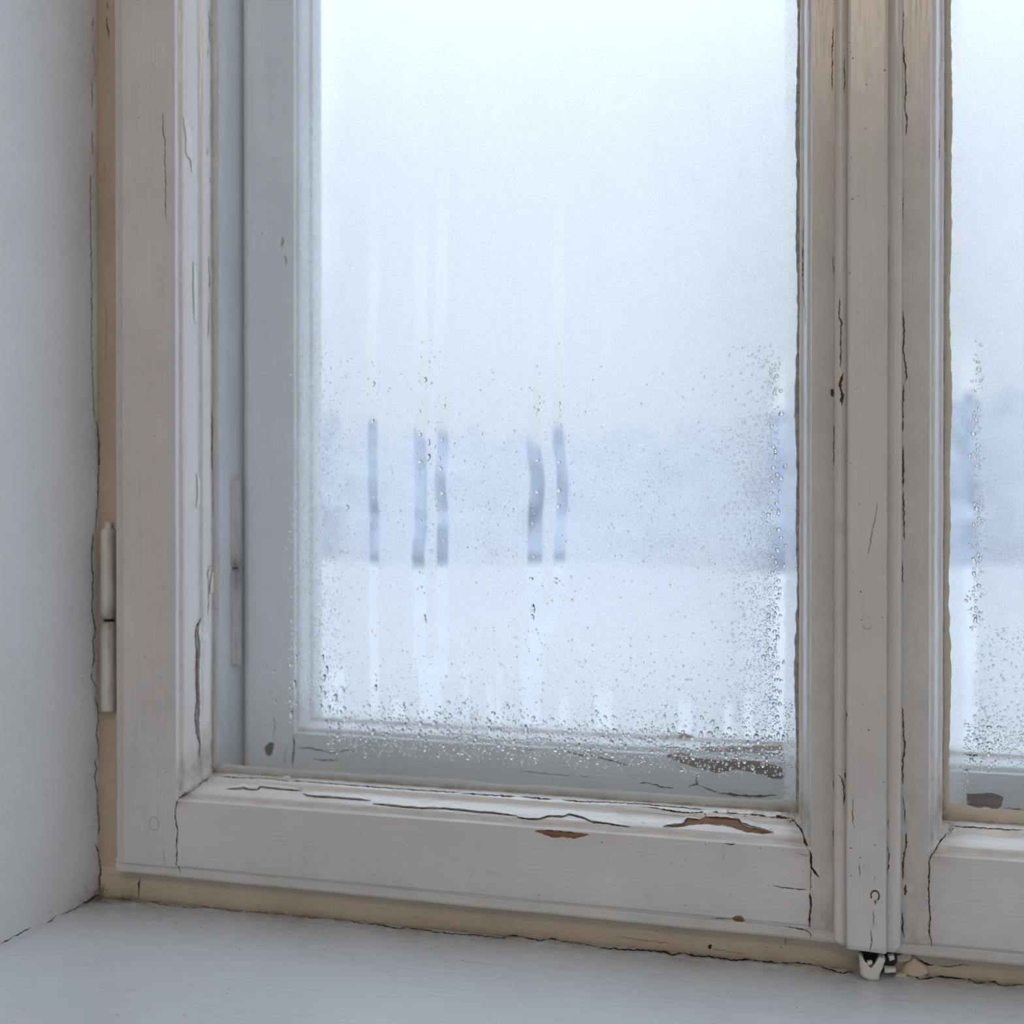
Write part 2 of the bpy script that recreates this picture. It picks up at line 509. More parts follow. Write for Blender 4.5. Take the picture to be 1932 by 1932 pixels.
hinge(hc.x, .013, .0086, at(204, 1342, .012).z, hc.z, at(204, 998, .012).z, win)
hc = at(444, 1072, .125)
hinge(hc.x - .003, .128, .0085, at(444, 1255, .125).z, hc.z, at(444, 905, .125).z, win)

# ------------------------------------------------------------------ sashes
# bead section from the face edge (index 0) to the glass: depth, inset at a stile, inset at a bottom rail
BEAD = [(0.0, 0.0, 0.0), (.0004, .0004, .0005), (.0014, .0009, .0011), (.0032, .0012, .0015), (.0056, .0013, .0018), (.0062, .0020, .0028), (.0067, .0034, .0050),
        (.0074, .0043, .0068), (.0084, .0049, .0077), (.0105, .0057, .0086), (.0140, .0067, .0098), (.0180, .0076, .0109), (.0230, .0084, .0121), (.0280, .0090, .0131), (.0325, .0095, .0139), (.0345, .0100, .0148), (.0352, .0114, .0166),
        (.0358, .0129, .0184), (.0366, .0134, .0190), (.0420, .0137, .0198), (.0490, .0139, .0205), (.0540, .0140, .0210), (.0560, .0140, .0210), (.0640, .0140, .0210)]
NB = len(BEAD)

def build_sash(name, root_loc, mirror, par):
    """par: xo outer edge, xe1 bead edge of the outer stile, xe2 bead edge of the meeting stile, xm meeting edge, zb sash bottom face, ze bead edge of bottom rail, zt top bead edge, Y0 depth, ks scale"""
    r = empty(name, root_loc)
    xo, xe1, xe2, xm, zb, ze, zt, Y0 = (par[k] for k in ('xo', 'xe1', 'xe2', 'xm', 'zb', 'ze', 'zt', 'Y0'))
    ks = par.get('ks', 1); mats = par['mats']; seed = par.get('seed', 0); lipw = par.get('lip', .011); dk = par.get('dirt_or_shade', 1)
    def X(x): return (-.024 - x) if mirror else x
    def flip(F): return [tuple(reversed(f)) for f in F] if mirror else F
    parts = {}
    zgrid = list(np.linspace(0, 1, 150))
    def stile(side):
        # side -1: outer stile (left), +1: meeting stile
        xe = xe1 if side < 0 else xe2
        xout = xo if side < 0 else xm
        sec = []                                   # (x, depth, kind, bead index)
        if side < 0:
            sec += [(xout, .06, 'l', 0), (xout, .0045, 'l', 0), (xout + .0012, .0032, 'l', 0), (xout + lipw - .002, .0030, 'l', 0), (xout + lipw - .0012, .0018, 'f', 0), (xout + lipw - .0004, .0006, 'f', 0), (xout + lipw + .0012, 0, 'f', 0)]
            a = xout + lipw + .0012
        else:
            sec += [(xout, .06, 'f', 0), (xout, .0, 'f', 0)]
            a = xout
        for q in np.linspace(0, 1, 8)[1:-1]: sec.append((a + (xe - a) * q, 0, 'f', 0))
        sec.append((xe, 0, 'f', 0))
        for k in range(NB):
            d, s, _ = BEAD[k]
            sec.append((xe - side * s * ks, d * ks, 'b', k))
        V, D = [], []
        for t in zgrid:
            for x, d, kd, k in sec:
                bot = zb if kd == 'f' else (zb - .012 if kd == 'l' else ze + BEAD[k][2] * ks)
                if kd == 'b' and k == 0: bot = ze
                top = zt + .07 if kd != 'b' else zt - BEAD[k][1] * ks
                z = bot + (top - bot) * t
                xx, yy = x, d
                if kd == 'b' and 0 < k < NB - 2:
                    wv = nz(k * .13 + seed, side, z, 16) * .00045 + nz(k * .5 + seed, side, z, 70) * .0003
                    xx += wv; yy += wv * .8
                V.append((X(xx), Y0 + yy, z))
                q = 0
                if kd == 'b':
                    q = .16 * math.exp(-((d - .034) / .002) ** 2) + .22 * math.exp(-((d - .007) / .0016) ** 2) + (.4 * math.exp(-(bot + .02 - z) ** 2 / .0003) if z < bot + .08 else 0)
                    q += .5 * math.exp(-((d - .056) / .004) ** 2)
                elif kd == 'f':
                    q = .10 * math.exp(-(z - zb) / .03) + .06 * max(0, nz(x, seed, z, 11))
                    if side > 0: q += .26 * math.exp(-abs(x - (xe + .020)) / .006) * (.6 + .6 * nz(x, seed, z, 13)) + .34 * math.exp(-(z - zb) / .06) * (.7 + .6 * nz(x, seed, z, 25)) + .07
                else:
                    q = .12
                D.append(max(0, min(.8, q * dk)))
        ns = len(sec); F = []
        for i in range(len(zgrid) - 1):
            for j in range(ns - 1):
                aa = i * ns + j
                F.append((aa, aa + 1, aa + ns + 1, aa + ns) if side < 0 else (aa + 1, aa, aa + ns, aa + ns + 1))
            aa = i * ns
            F.append((aa + ns - 1, aa, aa + ns, aa + 2 * ns - 1) if side < 0 else (aa, aa + ns - 1, aa + 2 * ns - 1, aa + ns))
        # split: face board and bead moulding are parts; inner bead paint adds sky light
        nf = ns - NB
        fb = [f for f in F if all((i % ns) <= nf for i in f) and len(f) == 4]
        bb = [f for f in F if f not in set(fb)]
        so = obj('stile', V, flip(fb), mats[0], r, False, {'dirt_or_shade': D})
        bo = obj('bead', V, flip(bb), mats[1], so, False, {'dirt_or_shade': D})
        return so, bo
    parts['stile1'], parts['bead1'] = stile(-1)
    parts['stile2'], parts['bead2'] = stile(1)
    # bottom rail
    def hrail(bottom):
        sg = 1 if bottom else -1
        zedge = ze if bottom else zt
        zend = zb if bottom else zt + .07
        sec = [(zend, .06, 'f', 0), (zend, .0026, 'f', 0), (zend + sg * .0006, .0009, 'f', 0), (zend + sg * .002, 0, 'f', 0)]
        for q in np.linspace(0, 1, 8)[1:-1]: sec.append((zend + sg * .002 + (zedge - zend - sg * .002) * q, 0, 'f', 0))
        for k in range(NB):
            sec.append((zedge + sg * (BEAD[k][2] if bottom else BEAD[k][1]) * ks, BEAD[k][0] * ks, 'b', k))
        V, D = [], []
        N = 200
        for i in range(N):
            t = i / (N - 1)
            for z, d, kd, k in sec:
                s = BEAD[k][1] * ks if kd == 'b' else 0
                x = (xe1 + s) + (xe2 - s - xe1 - s) * t
                yy, zq = d, z
                if kd == 'b' and 0 < k < NB - 2:
                    wv = nz(k * .13 + seed + 9, x, 0, 16) * .0005 + nz(k * .6 + seed, x, 0, 60) * .0005
                    yy += wv; zq += wv
                V.append((X(x), Y0 + yy, zq))
                q = 0
                if kd == 'b':
                    q = .10 * math.exp(-((d - .034) / .002) ** 2) + .26 * math.exp(-((d - .007) / .0018) ** 2) + .5 * math.exp(-((d - .055) / .004) ** 2)
                    q += .5 * math.exp(-(t / .02) ** 2) + .35 * math.exp(-((1 - t) / .03) ** 2)
                else:
                    q = .10 * math.exp(-(z - zb) / .012) + .22 * math.exp(-((1 - t) / .02)) + .07 * max(0, nz(x, seed, z, 9))
                D.append(max(0, min(.8, q * dk)))
        ns = len(sec); F = []
        for i in range(N - 1):
            for j in range(ns - 1):
                aa = i * ns + j
                F.append((aa, aa + ns, aa + ns + 1, aa + 1) if bottom else (aa + 1, aa + ns + 1, aa + ns, aa))
        nf = ns - NB
        fb = [f for f in F if all((i % ns) <= nf for i in f)]
        sb = set(fb)
        bb = [f for f in F if f not in sb]
        so = obj('bottom_rail' if bottom else 'top_rail', V, flip(fb), mats[2], r, False, {'dirt_or_shade': D})
        bo = obj('bead', V, flip(bb), mats[3], so, False, {'dirt_or_shade': D})
        return so, bo
    parts['rail'], parts['railbead'] = hrail(True)
    hrail(False)
    # lip strip along the bottom edge
    if par.get('lipstrip', True):
        V, D = [], []
        sec = [(zb + .004, .0020), (zb - .0004, .0024), (zb - .0016, .0033), (zb - .0030, .0028), (zb - .0096, .0028), (zb - .0120, .0040), (zb - .0130, .0070), (zb - .013, .06)]
        N = 120
        for i in range(N):
            x = xo + (xm - xo) * i / (N - 1)
            for z, y in sec:
                V.append((X(x), Y0 + y, z + .0006 * nz(x, 3, seed, 14) - .0020 * i / N * par.get('sag', 1)))
                D.append(.10 + .12 * max(0, nz(x, z, 2, 20)) + .25 * math.exp(-((xm - x) / .05)))
        ns = len(sec)
        F = [(i * ns + j, i * ns + j + 1, (i + 1) * ns + j + 1, (i + 1) * ns + j) for i in range(N - 1) for j in range(ns - 1)]
        parts['lip'] = obj('drip_lip', V, flip(F), mats[2], r, False, {'dirt_or_shade': D})
    # glass pane
    gy = Y0 + .058 * ks
    gx0, gx1 = xe1 + .010 * ks, xe2 - .010 * ks
    gz0, gz1 = ze + .017 * ks, zt - .010 * ks
    a, b = sorted((X(gx0), X(gx1)))
    pv, pf = box_vf(a, b, gy, gy + .003, gz0, gz1)
    parts['pane'] = obj('glass_pane', pv, pf, M['glass'], r)
    parts['glass'] = (a, b, gy, gz0, gz1)
    return r, parts

ZB, ZE, ZT = H0 - .399, H0 - .326, H0 + 1.23
inner_mats = (M['paint_v'], M['bead_v'], M['paint_h'], M['bead_h'])
P_in = dict(xo=-.8166, xe1=-.739, xe2=-.0624, xm=-.0140, zb=ZB, ze=ZE, zt=ZT, Y0=0.0, mats=inner_mats, seed=1.3)
sashL, SL = build_sash('inner_sash', (-.43, .03, ZB - .012), False, P_in)
tag(sashL, 'wide white inner sash with streaked misted pane and flaking paint', 'window sash', 'inner window sashes')
P_in2 = dict(P_in, xe2=-.0665, zb=ZB - .006, ze=ZE + .003, seed=5.1, xm=-.0146, sag=0)
sashR, SR = build_sash('inner_sash', (.41, .03, ZB - .018), True, P_in2)
tag(sashR, 'white inner sash cut off by the photo, right of the moulded cover strip', 'window sash', 'inner window sashes')

YO = .138
oe1 = at(555, 1300, YO).x; oxo = at(459, 1300, YO).x
oze = at(1000, 1410, YO).z; oe2 = at(1512, 1300, YO).x
outer_mats = (M['outer_v'], M['outer_v'], M['outer_h'], M['outer_h'])
P_out = dict(xo=oxo, xe1=oe1, xe2=oe2 + .004, xm=-.0165, zb=oze - .072, ze=oze, zt=H0 + 1.20, Y0=YO, mats=outer_mats, seed=8.2, ks=.82, dirt_or_shade=.5, lipstrip=False, lip=.006)
osashL, OL = build_sash('outer_sash', (-.40, YO + .03, oze - .072), False, P_out)
tag(osashL, 'weathered outer sash seen through the wide misted pane', 'window sash', 'outer window sashes')
P_out2 = dict(P_out, seed=12.4)
osashR, OR_ = build_sash('outer_sash', (.376, YO + .03, oze - .072), True, P_out2)
tag(osashR, 'weathered outer sash behind the pane right of the cover strip', 'window sash', 'outer window sashes')

# ------------------------------------------------------------------ moulded cover strip over the meeting stiles
CX0, CX1 = at(1574, 900, -.006).x, at(1702, 900, -.006).x
cb = at(1640, 1797, -.014).z
strip = empty('cover_strip', ((CX0 + CX1) / 2, 0, cb))
tag(strip, 'moulded vertical cover strip between the two inner sashes', 'cover strip')
W = CX1 - CX0
sec = [(0, -.0004), (0, -.0055), (.0003, -.0075), (.0012, -.0092), (.0026, -.0102), (.0042, -.0106), (.0062, -.0104), (.0080, -.0098), (.0098, -.0088), (.0108, -.0080), (.0112, -.0092), (.0118, -.0125), (.0126, -.0136), (.0142, -.0140)]
L2 = sec + [(W * q, -.0140) for q in (.32, .41, .5, .59, .68)] + [(W - a * 1.12, b) for a, b in reversed(sec)]
V, D = [], []
zl = list(np.linspace(0, .03, 8)) + list(np.linspace(.036, H0 + .62 - cb, 150)) + [H0 + 1.25 - cb]
for iz, dz in enumerate(zl):
    for k, (u, y) in enumerate(L2):
        t = abs(u / W - .5) * 2
        drop = .0065 * max(0, (t - .55) / .45) ** 2 - .0025 * (u / W - .5)
        z = cb + dz + (drop * math.exp(-dz / .006))
        yy = y + (.0022 * math.exp(-dz / .0015) if y < -.004 else 0)
        wv = .0004 * nz(k * .3, 4, z, 22) if 1 < k < len(L2) - 2 else 0
        V.append((CX0 + u + wv, yy, z))
        D.append(max(0, min(.7, .08 * max(0, nz(u * 3, 2, z, 9)) + .14 * math.exp(-((u - .0110) / .0009) ** 2) + .14 * math.exp(-((u - W + .0123) / .0009) ** 2) + (.22 if (k < 2 or k > len(L2) - 3) else 0))))
ns = len(L2)
F = [(i * ns + j, i * ns + j + 1, (i + 1) * ns + j + 1, (i + 1) * ns + j) for i in range(len(zl) - 1) for j in range(ns - 1)]
F.append(tuple(range(ns - 1, -1, -1)))
moulding = obj('moulding', V, F, M['paint_v'], strip, False, {'dirt_or_shade': D})
# broken wooden stub and bolt remains under the strip
def blob(name, outline, Y, th, mat, parent, seed=0, jit=.0006):
    """solid chip: pixel outline on the plane Y, with its own thickness and rough faces"""
    pts = [at(x, y, Y) for x, y in outline]
    c = sum(pts, Vector()) / len(pts)
    n = len(pts); V = []
    for k, (sc, dy) in enumerate(((.72, -th), (.93, -th * .82), (1, -th * .4), (1, th * .3))):
        for i, p in enumerate(pts):
            q = c + (p - c) * sc
            V.append((q.x + jit * nz(i, k, seed, 3.3), Y + dy + jit * 1.4 * nz(i, seed, k, 2.9), q.z + jit * nz(k, i, seed, 3.1)))
    V.append((c.x, Y - th * 1.02, c.z))
    F = [(k * n + i, k * n + (i + 1) % n, (k + 1) * n + (i + 1) % n, (k + 1) * n + i) for k in range(3) for i in range(n)]
    F += [(i, 4 * n, (i + 1) % n) for i in range(n)]
    F.append(tuple(range(3 * n, 4 * n)))
    return obj(name, V, F, mat, parent)
dark_back = blob('dark_patch', [(1622, 1795), (1660, 1797), (1692, 1796), (1691, 1815), (1686, 1828), (1660, 1834), (1630, 1830)], .008, .004, M['crack'], win, 1)  # solid dark patch behind the stub
stub = blob('broken_stub', [(1620, 1796), (1627, 1800), (1631, 1812), (1626, 1822), (1634, 1825), (1640, 1820), (1648, 1821), (1652, 1812), (1659, 1800), (1668, 1801), (1671, 1808), (1666, 1822), (1661, 1834), (1659, 1845), (1650, 1847), (1640, 1846), (1630, 1841), (1623, 1836), (1621, 1815)], .002, .009, M['paint_h'], win, 2)
stub['label'] = 'splintered white wooden stub below the strip'
blob('paint_chip', [(1636, 1812), (1645, 1811), (1647, 1817), (1641, 1820), (1635, 1818)], -.002, .003, M['flake'], win, 3)
blob('bolt_end', [(1668, 1822), (1690, 1823), (1691, 1831), (1668, 1832)], .004, .006, M['paint_h'], win, 4)
blob('bolt_end', [(1675, 1800), (1686, 1799), (1688, 1808), (1678, 1811)], .004, .005, M['hinge'], win, 5)
# lumps of filler on the frame rail beside the stub
blob('filler_lump', [(1690, 1801), (1706, 1795), (1718, 1797), (1722, 1806), (1712, 1812), (1692, 1814)], YF - .001, .005, M['frame_h'], win, 6)
blob('filler_lump', [(1700, 1830), (1706, 1818), (1716, 1809), (1724, 1802), (1734, 1812), (1748, 1822), (1752, 1834), (1740, 1843), (1722, 1841), (1708, 1836)], YF - .001, .006, M['frame_h'], win, 7)
blob('filler_lump', [(1684, 1840), (1692, 1834), (1706, 1833), (1712, 1840), (1704, 1848), (1688, 1849)], YF - .004, .004, M['frame_h'], win, 8)

# ------------------------------------------------------------------ surface finder for cracks, flakes and bare wood
def bvh(*obs):
    V, P = [], []
    for o in obs:
        off = wpos(o); n = len(V)
        V += [v.co + off for v in o.data.vertices]
        P += [tuple(i + n for i in p.vertices) for p in o.data.polygons]
    return BVHTree.FromPolygons(V, P)

def hit(tree, x, y):
    d = ray(x, y)
    loc, nor, _, dist = tree.ray_cast(CAM, d)
    if loc is None: return None, None
    if nor.dot(d) > 0: nor = -nor
    return loc, nor

def densify(pts, step=4.0, jit=1.1):
    out = []
    for (x0, y0), (x1, y1) in zip(pts[:-1], pts[1:]):
        L = math.hypot(x1 - x0, y1 - y0); n = max(1, int(L / step))
        for i in range(n):
            t = i / n
            j = jit if i else jit * .4
            out.append((x0 + (x1 - x0) * t + random.uniform(-j, j), y0 + (y1 - y0) * t + random.uniform(-j, j)))
    out.append(pts[-1])
    return out

def crack(tree, parent, pts, w=2.2, mat='crack', step=4.0, jit=1.1, lift=.00022, name='crack'):
    """a jagged split lying on the surface that the tree holds; w in pixels of the photograph"""
    P = densify(pts, step, jit)
    H = []
    for x, y in P:
        loc, nor = hit(tree, x, y)
        if loc is not None:
            if H and (loc - H[-1][0]).length > .02: continue
            H.append((loc, nor))
    if len(H) < 2: return None
    V = []
    n = len(H)
    for i, (p, nr) in enumerate(H):
        a = H[max(0, i - 1)][0]; b = H[min(n - 1, i + 1)][0]
        t = b - a
        side = t.cross(nr)
        if side.length < 1e-9: side = Vector((1, 0, 0))
        side.normalize()
        k = min(1, (i + .35) / 3, (n - 1 - i + .35) / 3)
        ww = w * .0003 * (.55 + .9 * random.random()) * k
        q = p + nr * lift
        V += [q - side * ww, q + side * ww]
    F = [(2 * i, 2 * i + 1, 2 * i + 3, 2 * i + 2) for i in range(n - 1)]
    return obj(name, V, F, M[mat], parent)

def patch(tree, parent, outline, mat, name, lift=.0003, step=4, jit=1.1):
    """an area of bare wood where the paint is gone, with a ragged outline"""
    P = densify(outline + [outline[0]], step, jit)[:-1]
    V = []
    cx = sum(p[0] for p in P) / len(P); cy = sum(p[1] for p in P) / len(P)
    xs_ = [p[0] for p in P]; wide = max(xs_) - min(xs_)
    # column strips: for every column the upper and lower boundary
    cols = np.linspace(min(xs_) + .3, max(xs_) - .3, max(6, int(wide / 3)))
    F = []
    R = 5
    for c in cols:
        ysx = []
        for (x0, y0), (x1, y1) in zip(P, P[1:] + P[:1]):
            if (x0 - c) * (x1 - c) <= 0 and x0 != x1:
                ysx.append(y0 + (y1 - y0) * (c - x0) / (x1 - x0))
        if not ysx: continue
        a, b = min(ysx), max(ysx)
        ring = []
        for k in range(R):
            loc, nor = hit(tree, c, a + (b - a) * k / (R - 1))
            if loc is None: break
            ring.append(tuple(loc + nor * lift))
        if len(ring) == R: V.append(ring)
    verts = [q for ring in V for q in ring]
    for i in range(len(V) - 1):
        for k in range(R - 1):
            a = i * R + k
            F.append((a, a + R, a + R + 1, a + 1))
    return obj(name, verts, F, M[mat], parent)

def flake(tree, parent, attached, free, lift=.0018, rows=5, n=36, name='paint_flake', jag=1.0, curl=1.6):
    """a lifted sheet of paint: fast along one edge, curling off along the other, with thickness"""
    def samp(pts, t):
        L = [0]
        for a, b in zip(pts[:-1], pts[1:]): L.append(L[-1] + math.hypot(b[0] - a[0], b[1] - a[1]))
        s = t * L[-1]
        for i in range(len(pts) - 1):
            if s <= L[i + 1] or i == len(pts) - 2:
                q = (s - L[i]) / max(1e-6, L[i + 1] - L[i])
                return (pts[i][0] + (pts[i + 1][0] - pts[i][0]) * q, pts[i][1] + (pts[i + 1][1] - pts[i][1]) * q)
    top, bot = [], []
    for i in range(n):
        t = i / (n - 1)
        a, b = samp(attached, t), samp(free, t)
        nar = min(1, .08 + t * 5, .08 + (1 - t) * 5)           # the sheet runs out to a point at both ends
        a = (b[0] + (a[0] - b[0]) * nar, b[1] + (a[1] - b[1]) * nar)
        b = (b[0] + random.uniform(-jag, jag), b[1] + random.uniform(-jag, jag))
        e = min(1, t * 7, (1 - t) * 7)
        for k in range(rows):
            q = k / (rows - 1)
            loc, nor = hit(tree, a[0] + (b[0] - a[0]) * q, a[1] + (b[1] - a[1]) * q)
            if loc is None: loc, nor = at(*a, 0.01), Vector((0, -1, 0))
            h = .00025 + lift * (q ** curl) * (.35 + .65 * e) * (.8 + .4 * random.random() * q)
            top.append(tuple(loc + nor * (h + .00035))); bot.append(tuple(loc + nor * h))
    V = top + bot; m = len(top); F = []
    for i in range(n - 1):
        for k in range(rows - 1):
            a = i * rows + k
            F.append((a, a + 1, a + rows + 1, a + rows)); F.append((m + a, m + a + rows, m + a + rows + 1, m + a + 1))
        a = i * rows + rows - 1
        F.append((a, m + a, m + a + rows, a + rows))
    return obj(name, V, F, M['flake'], parent)

T_wall = bvh(wall_left, jl)
T_sill = bvh(sill, frail, wall_left)
T_sL = bvh(SL['stile1'], SL['bead1'], SL['rail'], SL['railbead'], SL['lip'])
T_sM = bvh(SL['stile2'], SL['bead2'], SL['rail'], SL['railbead'], SL['lip'])
T_sR = bvh(SR['stile2'], SR['bead2'], SR['rail'], SR['railbead'], SR['lip'])
T_strip = bvh(moulding)
T_st2 = bvh(moulding, SR['stile2'], SL['stile2'])
T_oL = bvh(OL['rail'], OL['railbead'], OL['stile1'], OL['bead1'])
T_oR = bvh(OR_['rail'], OR_['railbead'], OR_['stile2'], OR_['bead2'])
T_fr = bvh(frail)

# wall against jamb
crack(T_wall, jl, [(175, 30), (174, 60)], 1.6, 'brown_crack_or_shade')
crack(T_wall, jl, [(173, 75), (178, 110), (180, 140), (173, 152)], 1.2, 'faint_crack')
crack(T_wall, jl, [(173, 152), (174, 205)], 2, 'brown_crack_or_shade')
crack(T_wall, jl, [(173, 245), (174, 295)], 1.7, 'brown_crack_or_shade')
crack(T_wall, jl, [(171, 330), (170, 400), (172, 480), (173, 560), (172, 640), (174, 690), (176, 760), (178, 790)], 1.9, 'brown_crack_or_shade')
crack(T_wall, jl, [(178, 790), (182, 800), (186, 825), (187, 870), (185, 900), (184, 945), (182, 980), (180, 1005)], 2.4)
crack(T_wall, jl, [(176, 1003), (173, 1040), (172, 1060), (175, 1090), (173, 1150), (176, 1170), (180, 1187), (175, 1212), (177, 1240), (174, 1262)], 2.8)
crack(T_wall, jl, [(174, 1262), (172, 1278), (182, 1296), (183, 1310)], 2)
crack(T_wall, jl, [(178, 1312), (184, 1335), (186, 1360), (181, 1385), (186, 1410), (185, 1430)], 2.2)
crack(T_wall, jl, [(185, 1430), (178, 1436), (182, 1450), (178, 1465), (183, 1490), (184, 1530), (187, 1560), (186, 1578)], 2.2)
crack(T_wall, jl, [(180, 1590), (186, 1612), (190, 1640), (188, 1655), (189, 1682)], 3.2, 'brown_crack_or_shade')
crack(T_wall, jl, [(176, 1608), (178, 1622)], 1.6, 'brown_crack_or_shade')
crack(T_wall, jl, [(203, 0), (204, 22)], 2.2, 'brown_crack_or_shade')
crack(T_wall, jl, [(201, 30), (203, 52), (206, 78)], 2.2, 'crack')
crack(T_wall, jl, [(197, 300), (199, 325), (196, 350)], 1, 'faint_crack')
crack(T_wall, jl, [(199, 560), (201, 600), (200, 690)], 1, 'faint_crack')
# wall against sill
crack(T_sill, wall_left, [(189, 1684), (180, 1690), (168, 1699), (154, 1706)], 5, 'brown_crack_or_shade', jit=1.6)
crack(T_sill, wall_left, [(154, 1706), (140, 1715), (124, 1722), (114, 1726)], 2, 'brown_crack_or_shade')
crack(T_sill, wall_left, [(107, 1726), (98, 1736), (86, 1742)], 2.2)
crack(T_sill, wall_left, [(60, 1750), (44, 1757), (30, 1765), (22, 1768)], 1.8)
crack(T_sill, wall_left, [(24, 1768), (12, 1775), (0, 1782)], 2.2)
# frame rail against sill
pl = [(210, 1695), (232, 1696), (258, 1701), (285, 1701), (300, 1706), (320, 1709), (345, 1710), (362, 1714), (385, 1711), (410, 1714), (440, 1719), (500, 1722), (560, 1729), (600, 1732), (650, 1736), (690, 1744)]
crack(T_sill, frail, pl, 2.0, 'brown_crack_or_shade', jit=1.5)
crack(T_sill, frail, [(690, 1744), (710, 1743), (755, 1753), (765, 1749), (800, 1755), (850, 1762), (900, 1765), (950, 1771), (963, 1765), (990, 1768), (1020, 1775), (1040, 1771), (1060, 1777), (1090, 1779), (1130, 1788)], 2.6, jit=1.4)
crack(T_sill, frail, [(1130, 1788), (1165, 1791), (1210, 1793), (1255, 1796), (1268, 1802), (1290, 1799), (1310, 1804), (1340, 1805), (1380, 1812), (1415, 1811), (1470, 1818)], 4.2, jit=1.2)
crack(T_sill, frail, [(1470, 1818), (1500, 1817), (1530, 1820), (1560, 1828), (1588, 1837), (1600, 1833), (1615, 1838)], 2.8, jit=1.2)
crack(T_sill, frail, [(1525, 1820), (1531, 1813), (1535, 1811)], 1.4)
crack(T_sill, frail, [(1718, 1838), (1735, 1848), (1755, 1845), (1775, 1842), (1800, 1845), (1830, 1848), (1842, 1855), (1862, 1854)], 2.8)
crack(T_sill, frail, [(1862, 1850), (1876, 1852), (1884, 1859), (1910, 1860), (1932, 1857)], 2.4)
crack(T_sill, frail, [(1722, 1804), (1734, 1812), (1752, 1820), (1764, 1821)], 2.6)
crack(T_sill, frail, [(1764, 1821), (1790, 1824), (1820, 1819), (1832, 1824)], 1.2, 'brown_crack_or_shade')
crack(T_sill, frail, [(262, 1651), (264, 1662), (262, 1680), (260, 1698)], 2.6)
crack(T_sill, frail, [(1482, 1768), (1482, 1785)], 1.6)
crack(T_sill, frail, [(1165, 1767), (1200, 1772), (1268, 1780)], 1.0, 'faint_crack')
crack(T_sill, frail, [(1330, 1786), (1360, 1793), (1410, 1801)], 1.0, 'faint_crack')
patch(T_sill, frail, [(1336, 1783), (1343, 1782), (1343, 1788), (1339, 1791), (1336, 1788)], 'crack', 'knot_hole', step=3)
# sash joints
crack(T_sL, SL['rail'], [(404, 1462), (392, 1469), (385, 1474), (376, 1482), (356, 1495), (337, 1507), (332, 1520), (331, 1545), (334, 1560), (335, 1575), (333, 1592), (334, 1610), (333, 1632), (339, 1640), (341, 1649)], 2.2, jit=.9)
crack(T_sL, SL['lip'], [(352, 1655), (368, 1660), (395, 1661)], 1.6)
crack(T_sM, SL['rail'], [(1499, 1548), (1503, 1556), (1511, 1565), (1515, 1575), (1521, 1593), (1524, 1601), (1528, 1606)], 3, jit=.9)
crack(T_sM, SL['rail'], [(1526, 1603), (1530, 1612), (1530, 1626), (1531, 1637), (1537, 1645), (1546, 1656)], 3.4, jit=.8)
crack(T_sM, SL['rail'], [(1531, 1637), (1529, 1655), (1530, 1668), (1528, 1682)], 1.3, 'brown_crack_or_shade')
crack(T_sM, SL['rail'], [(1528, 1682), (1530, 1705), (1527, 1735), (1528, 1750)], 3.2, jit=.7)
crack(T_sM, SL['lip'], [(1480, 1747), (1500, 1751), (1522, 1756), (1529, 1763), (1529, 1774)], 1.6)
crack(T_sM, SL['rail'], [(1502, 1610), (1516, 1612), (1526, 1616)], 1.8, 'brown_crack_or_shade')
crack(T_sM, SL['rail'], [(1456, 1671), (1490, 1676), (1524, 1679)], 1.4, 'brown_crack_or_shade')
crack(T_sM, SL['rail'], [(1340, 1732), (1380, 1734)], 1.2, 'brown_crack_or_shade')
crack(T_sR, SR['rail'], [(1787, 1572), (1774, 1587), (1764, 1605), (1756, 1617), (1753, 1625), (1753, 1650), (1752, 1680), (1753, 1700), (1755, 1735), (1753, 1755), (1757, 1775), (1757, 1788)], 2.0, jit=.9)
# gap between bead and glass, left stile
crack(T_sL, SL['bead1'], [(404, 0), (406, 40), (405, 100), (407, 160), (406, 260)], 3.4, step=5, jit=.9)
crack(T_sL, SL['bead1'], [(406, 260), (407, 350), (406, 480), (407, 600), (406, 700)], 2.8, step=5, jit=.9)
crack(T_sL, SL['bead1'], [(406, 700), (406, 850), (407, 1000), (408, 1100)], 2.0, 'brown_crack_or_shade', step=5, jit=.9)
crack(T_sL, SL['bead1'], [(407, 1240), (408, 1320), (406, 1400), (409, 1440), (410, 1455)], 3.2, step=5, jit=.9)
crack(T_sL, SL['bead1'], [(399, 772), (400, 810), (399, 860), (402, 900), (401, 960), (404, 1000), (402, 1062)], 3, step=5, jit=.8)
crack(T_sL, SL['bead1'], [(390, 1078), (391, 1090), (393, 1070), (402, 1066)], 1.5, 'brown_crack_or_shade')
crack(T_sL, SL['bead1'], [(392, 1080), (394, 1120), (392, 1165)], 1.5, 'brown_crack_or_shade')
for q in ([(393, 16), (395, 38), (394, 66), (397, 84), (402, 88)], [(392, 88), (392, 110)], [(392, 275), (391, 300)], [(394, 330), (396, 345), (400, 350)], [(393, 480), (395, 530), (394, 555)], [(394, 570), (392, 640)]):
    crack(T_sL, SL['bead1'], q, 1.7)
crack(T_sL, SL['stile1'], [(307, 212), (309, 255), (312, 265), (311, 310), (313, 350), (312, 385), (315, 420)], 1.2, 'brown_crack_or_shade')
crack(T_sL, SL['stile1'], [(309, 1600), (310, 1632)], .9, 'brown_crack_or_shade')
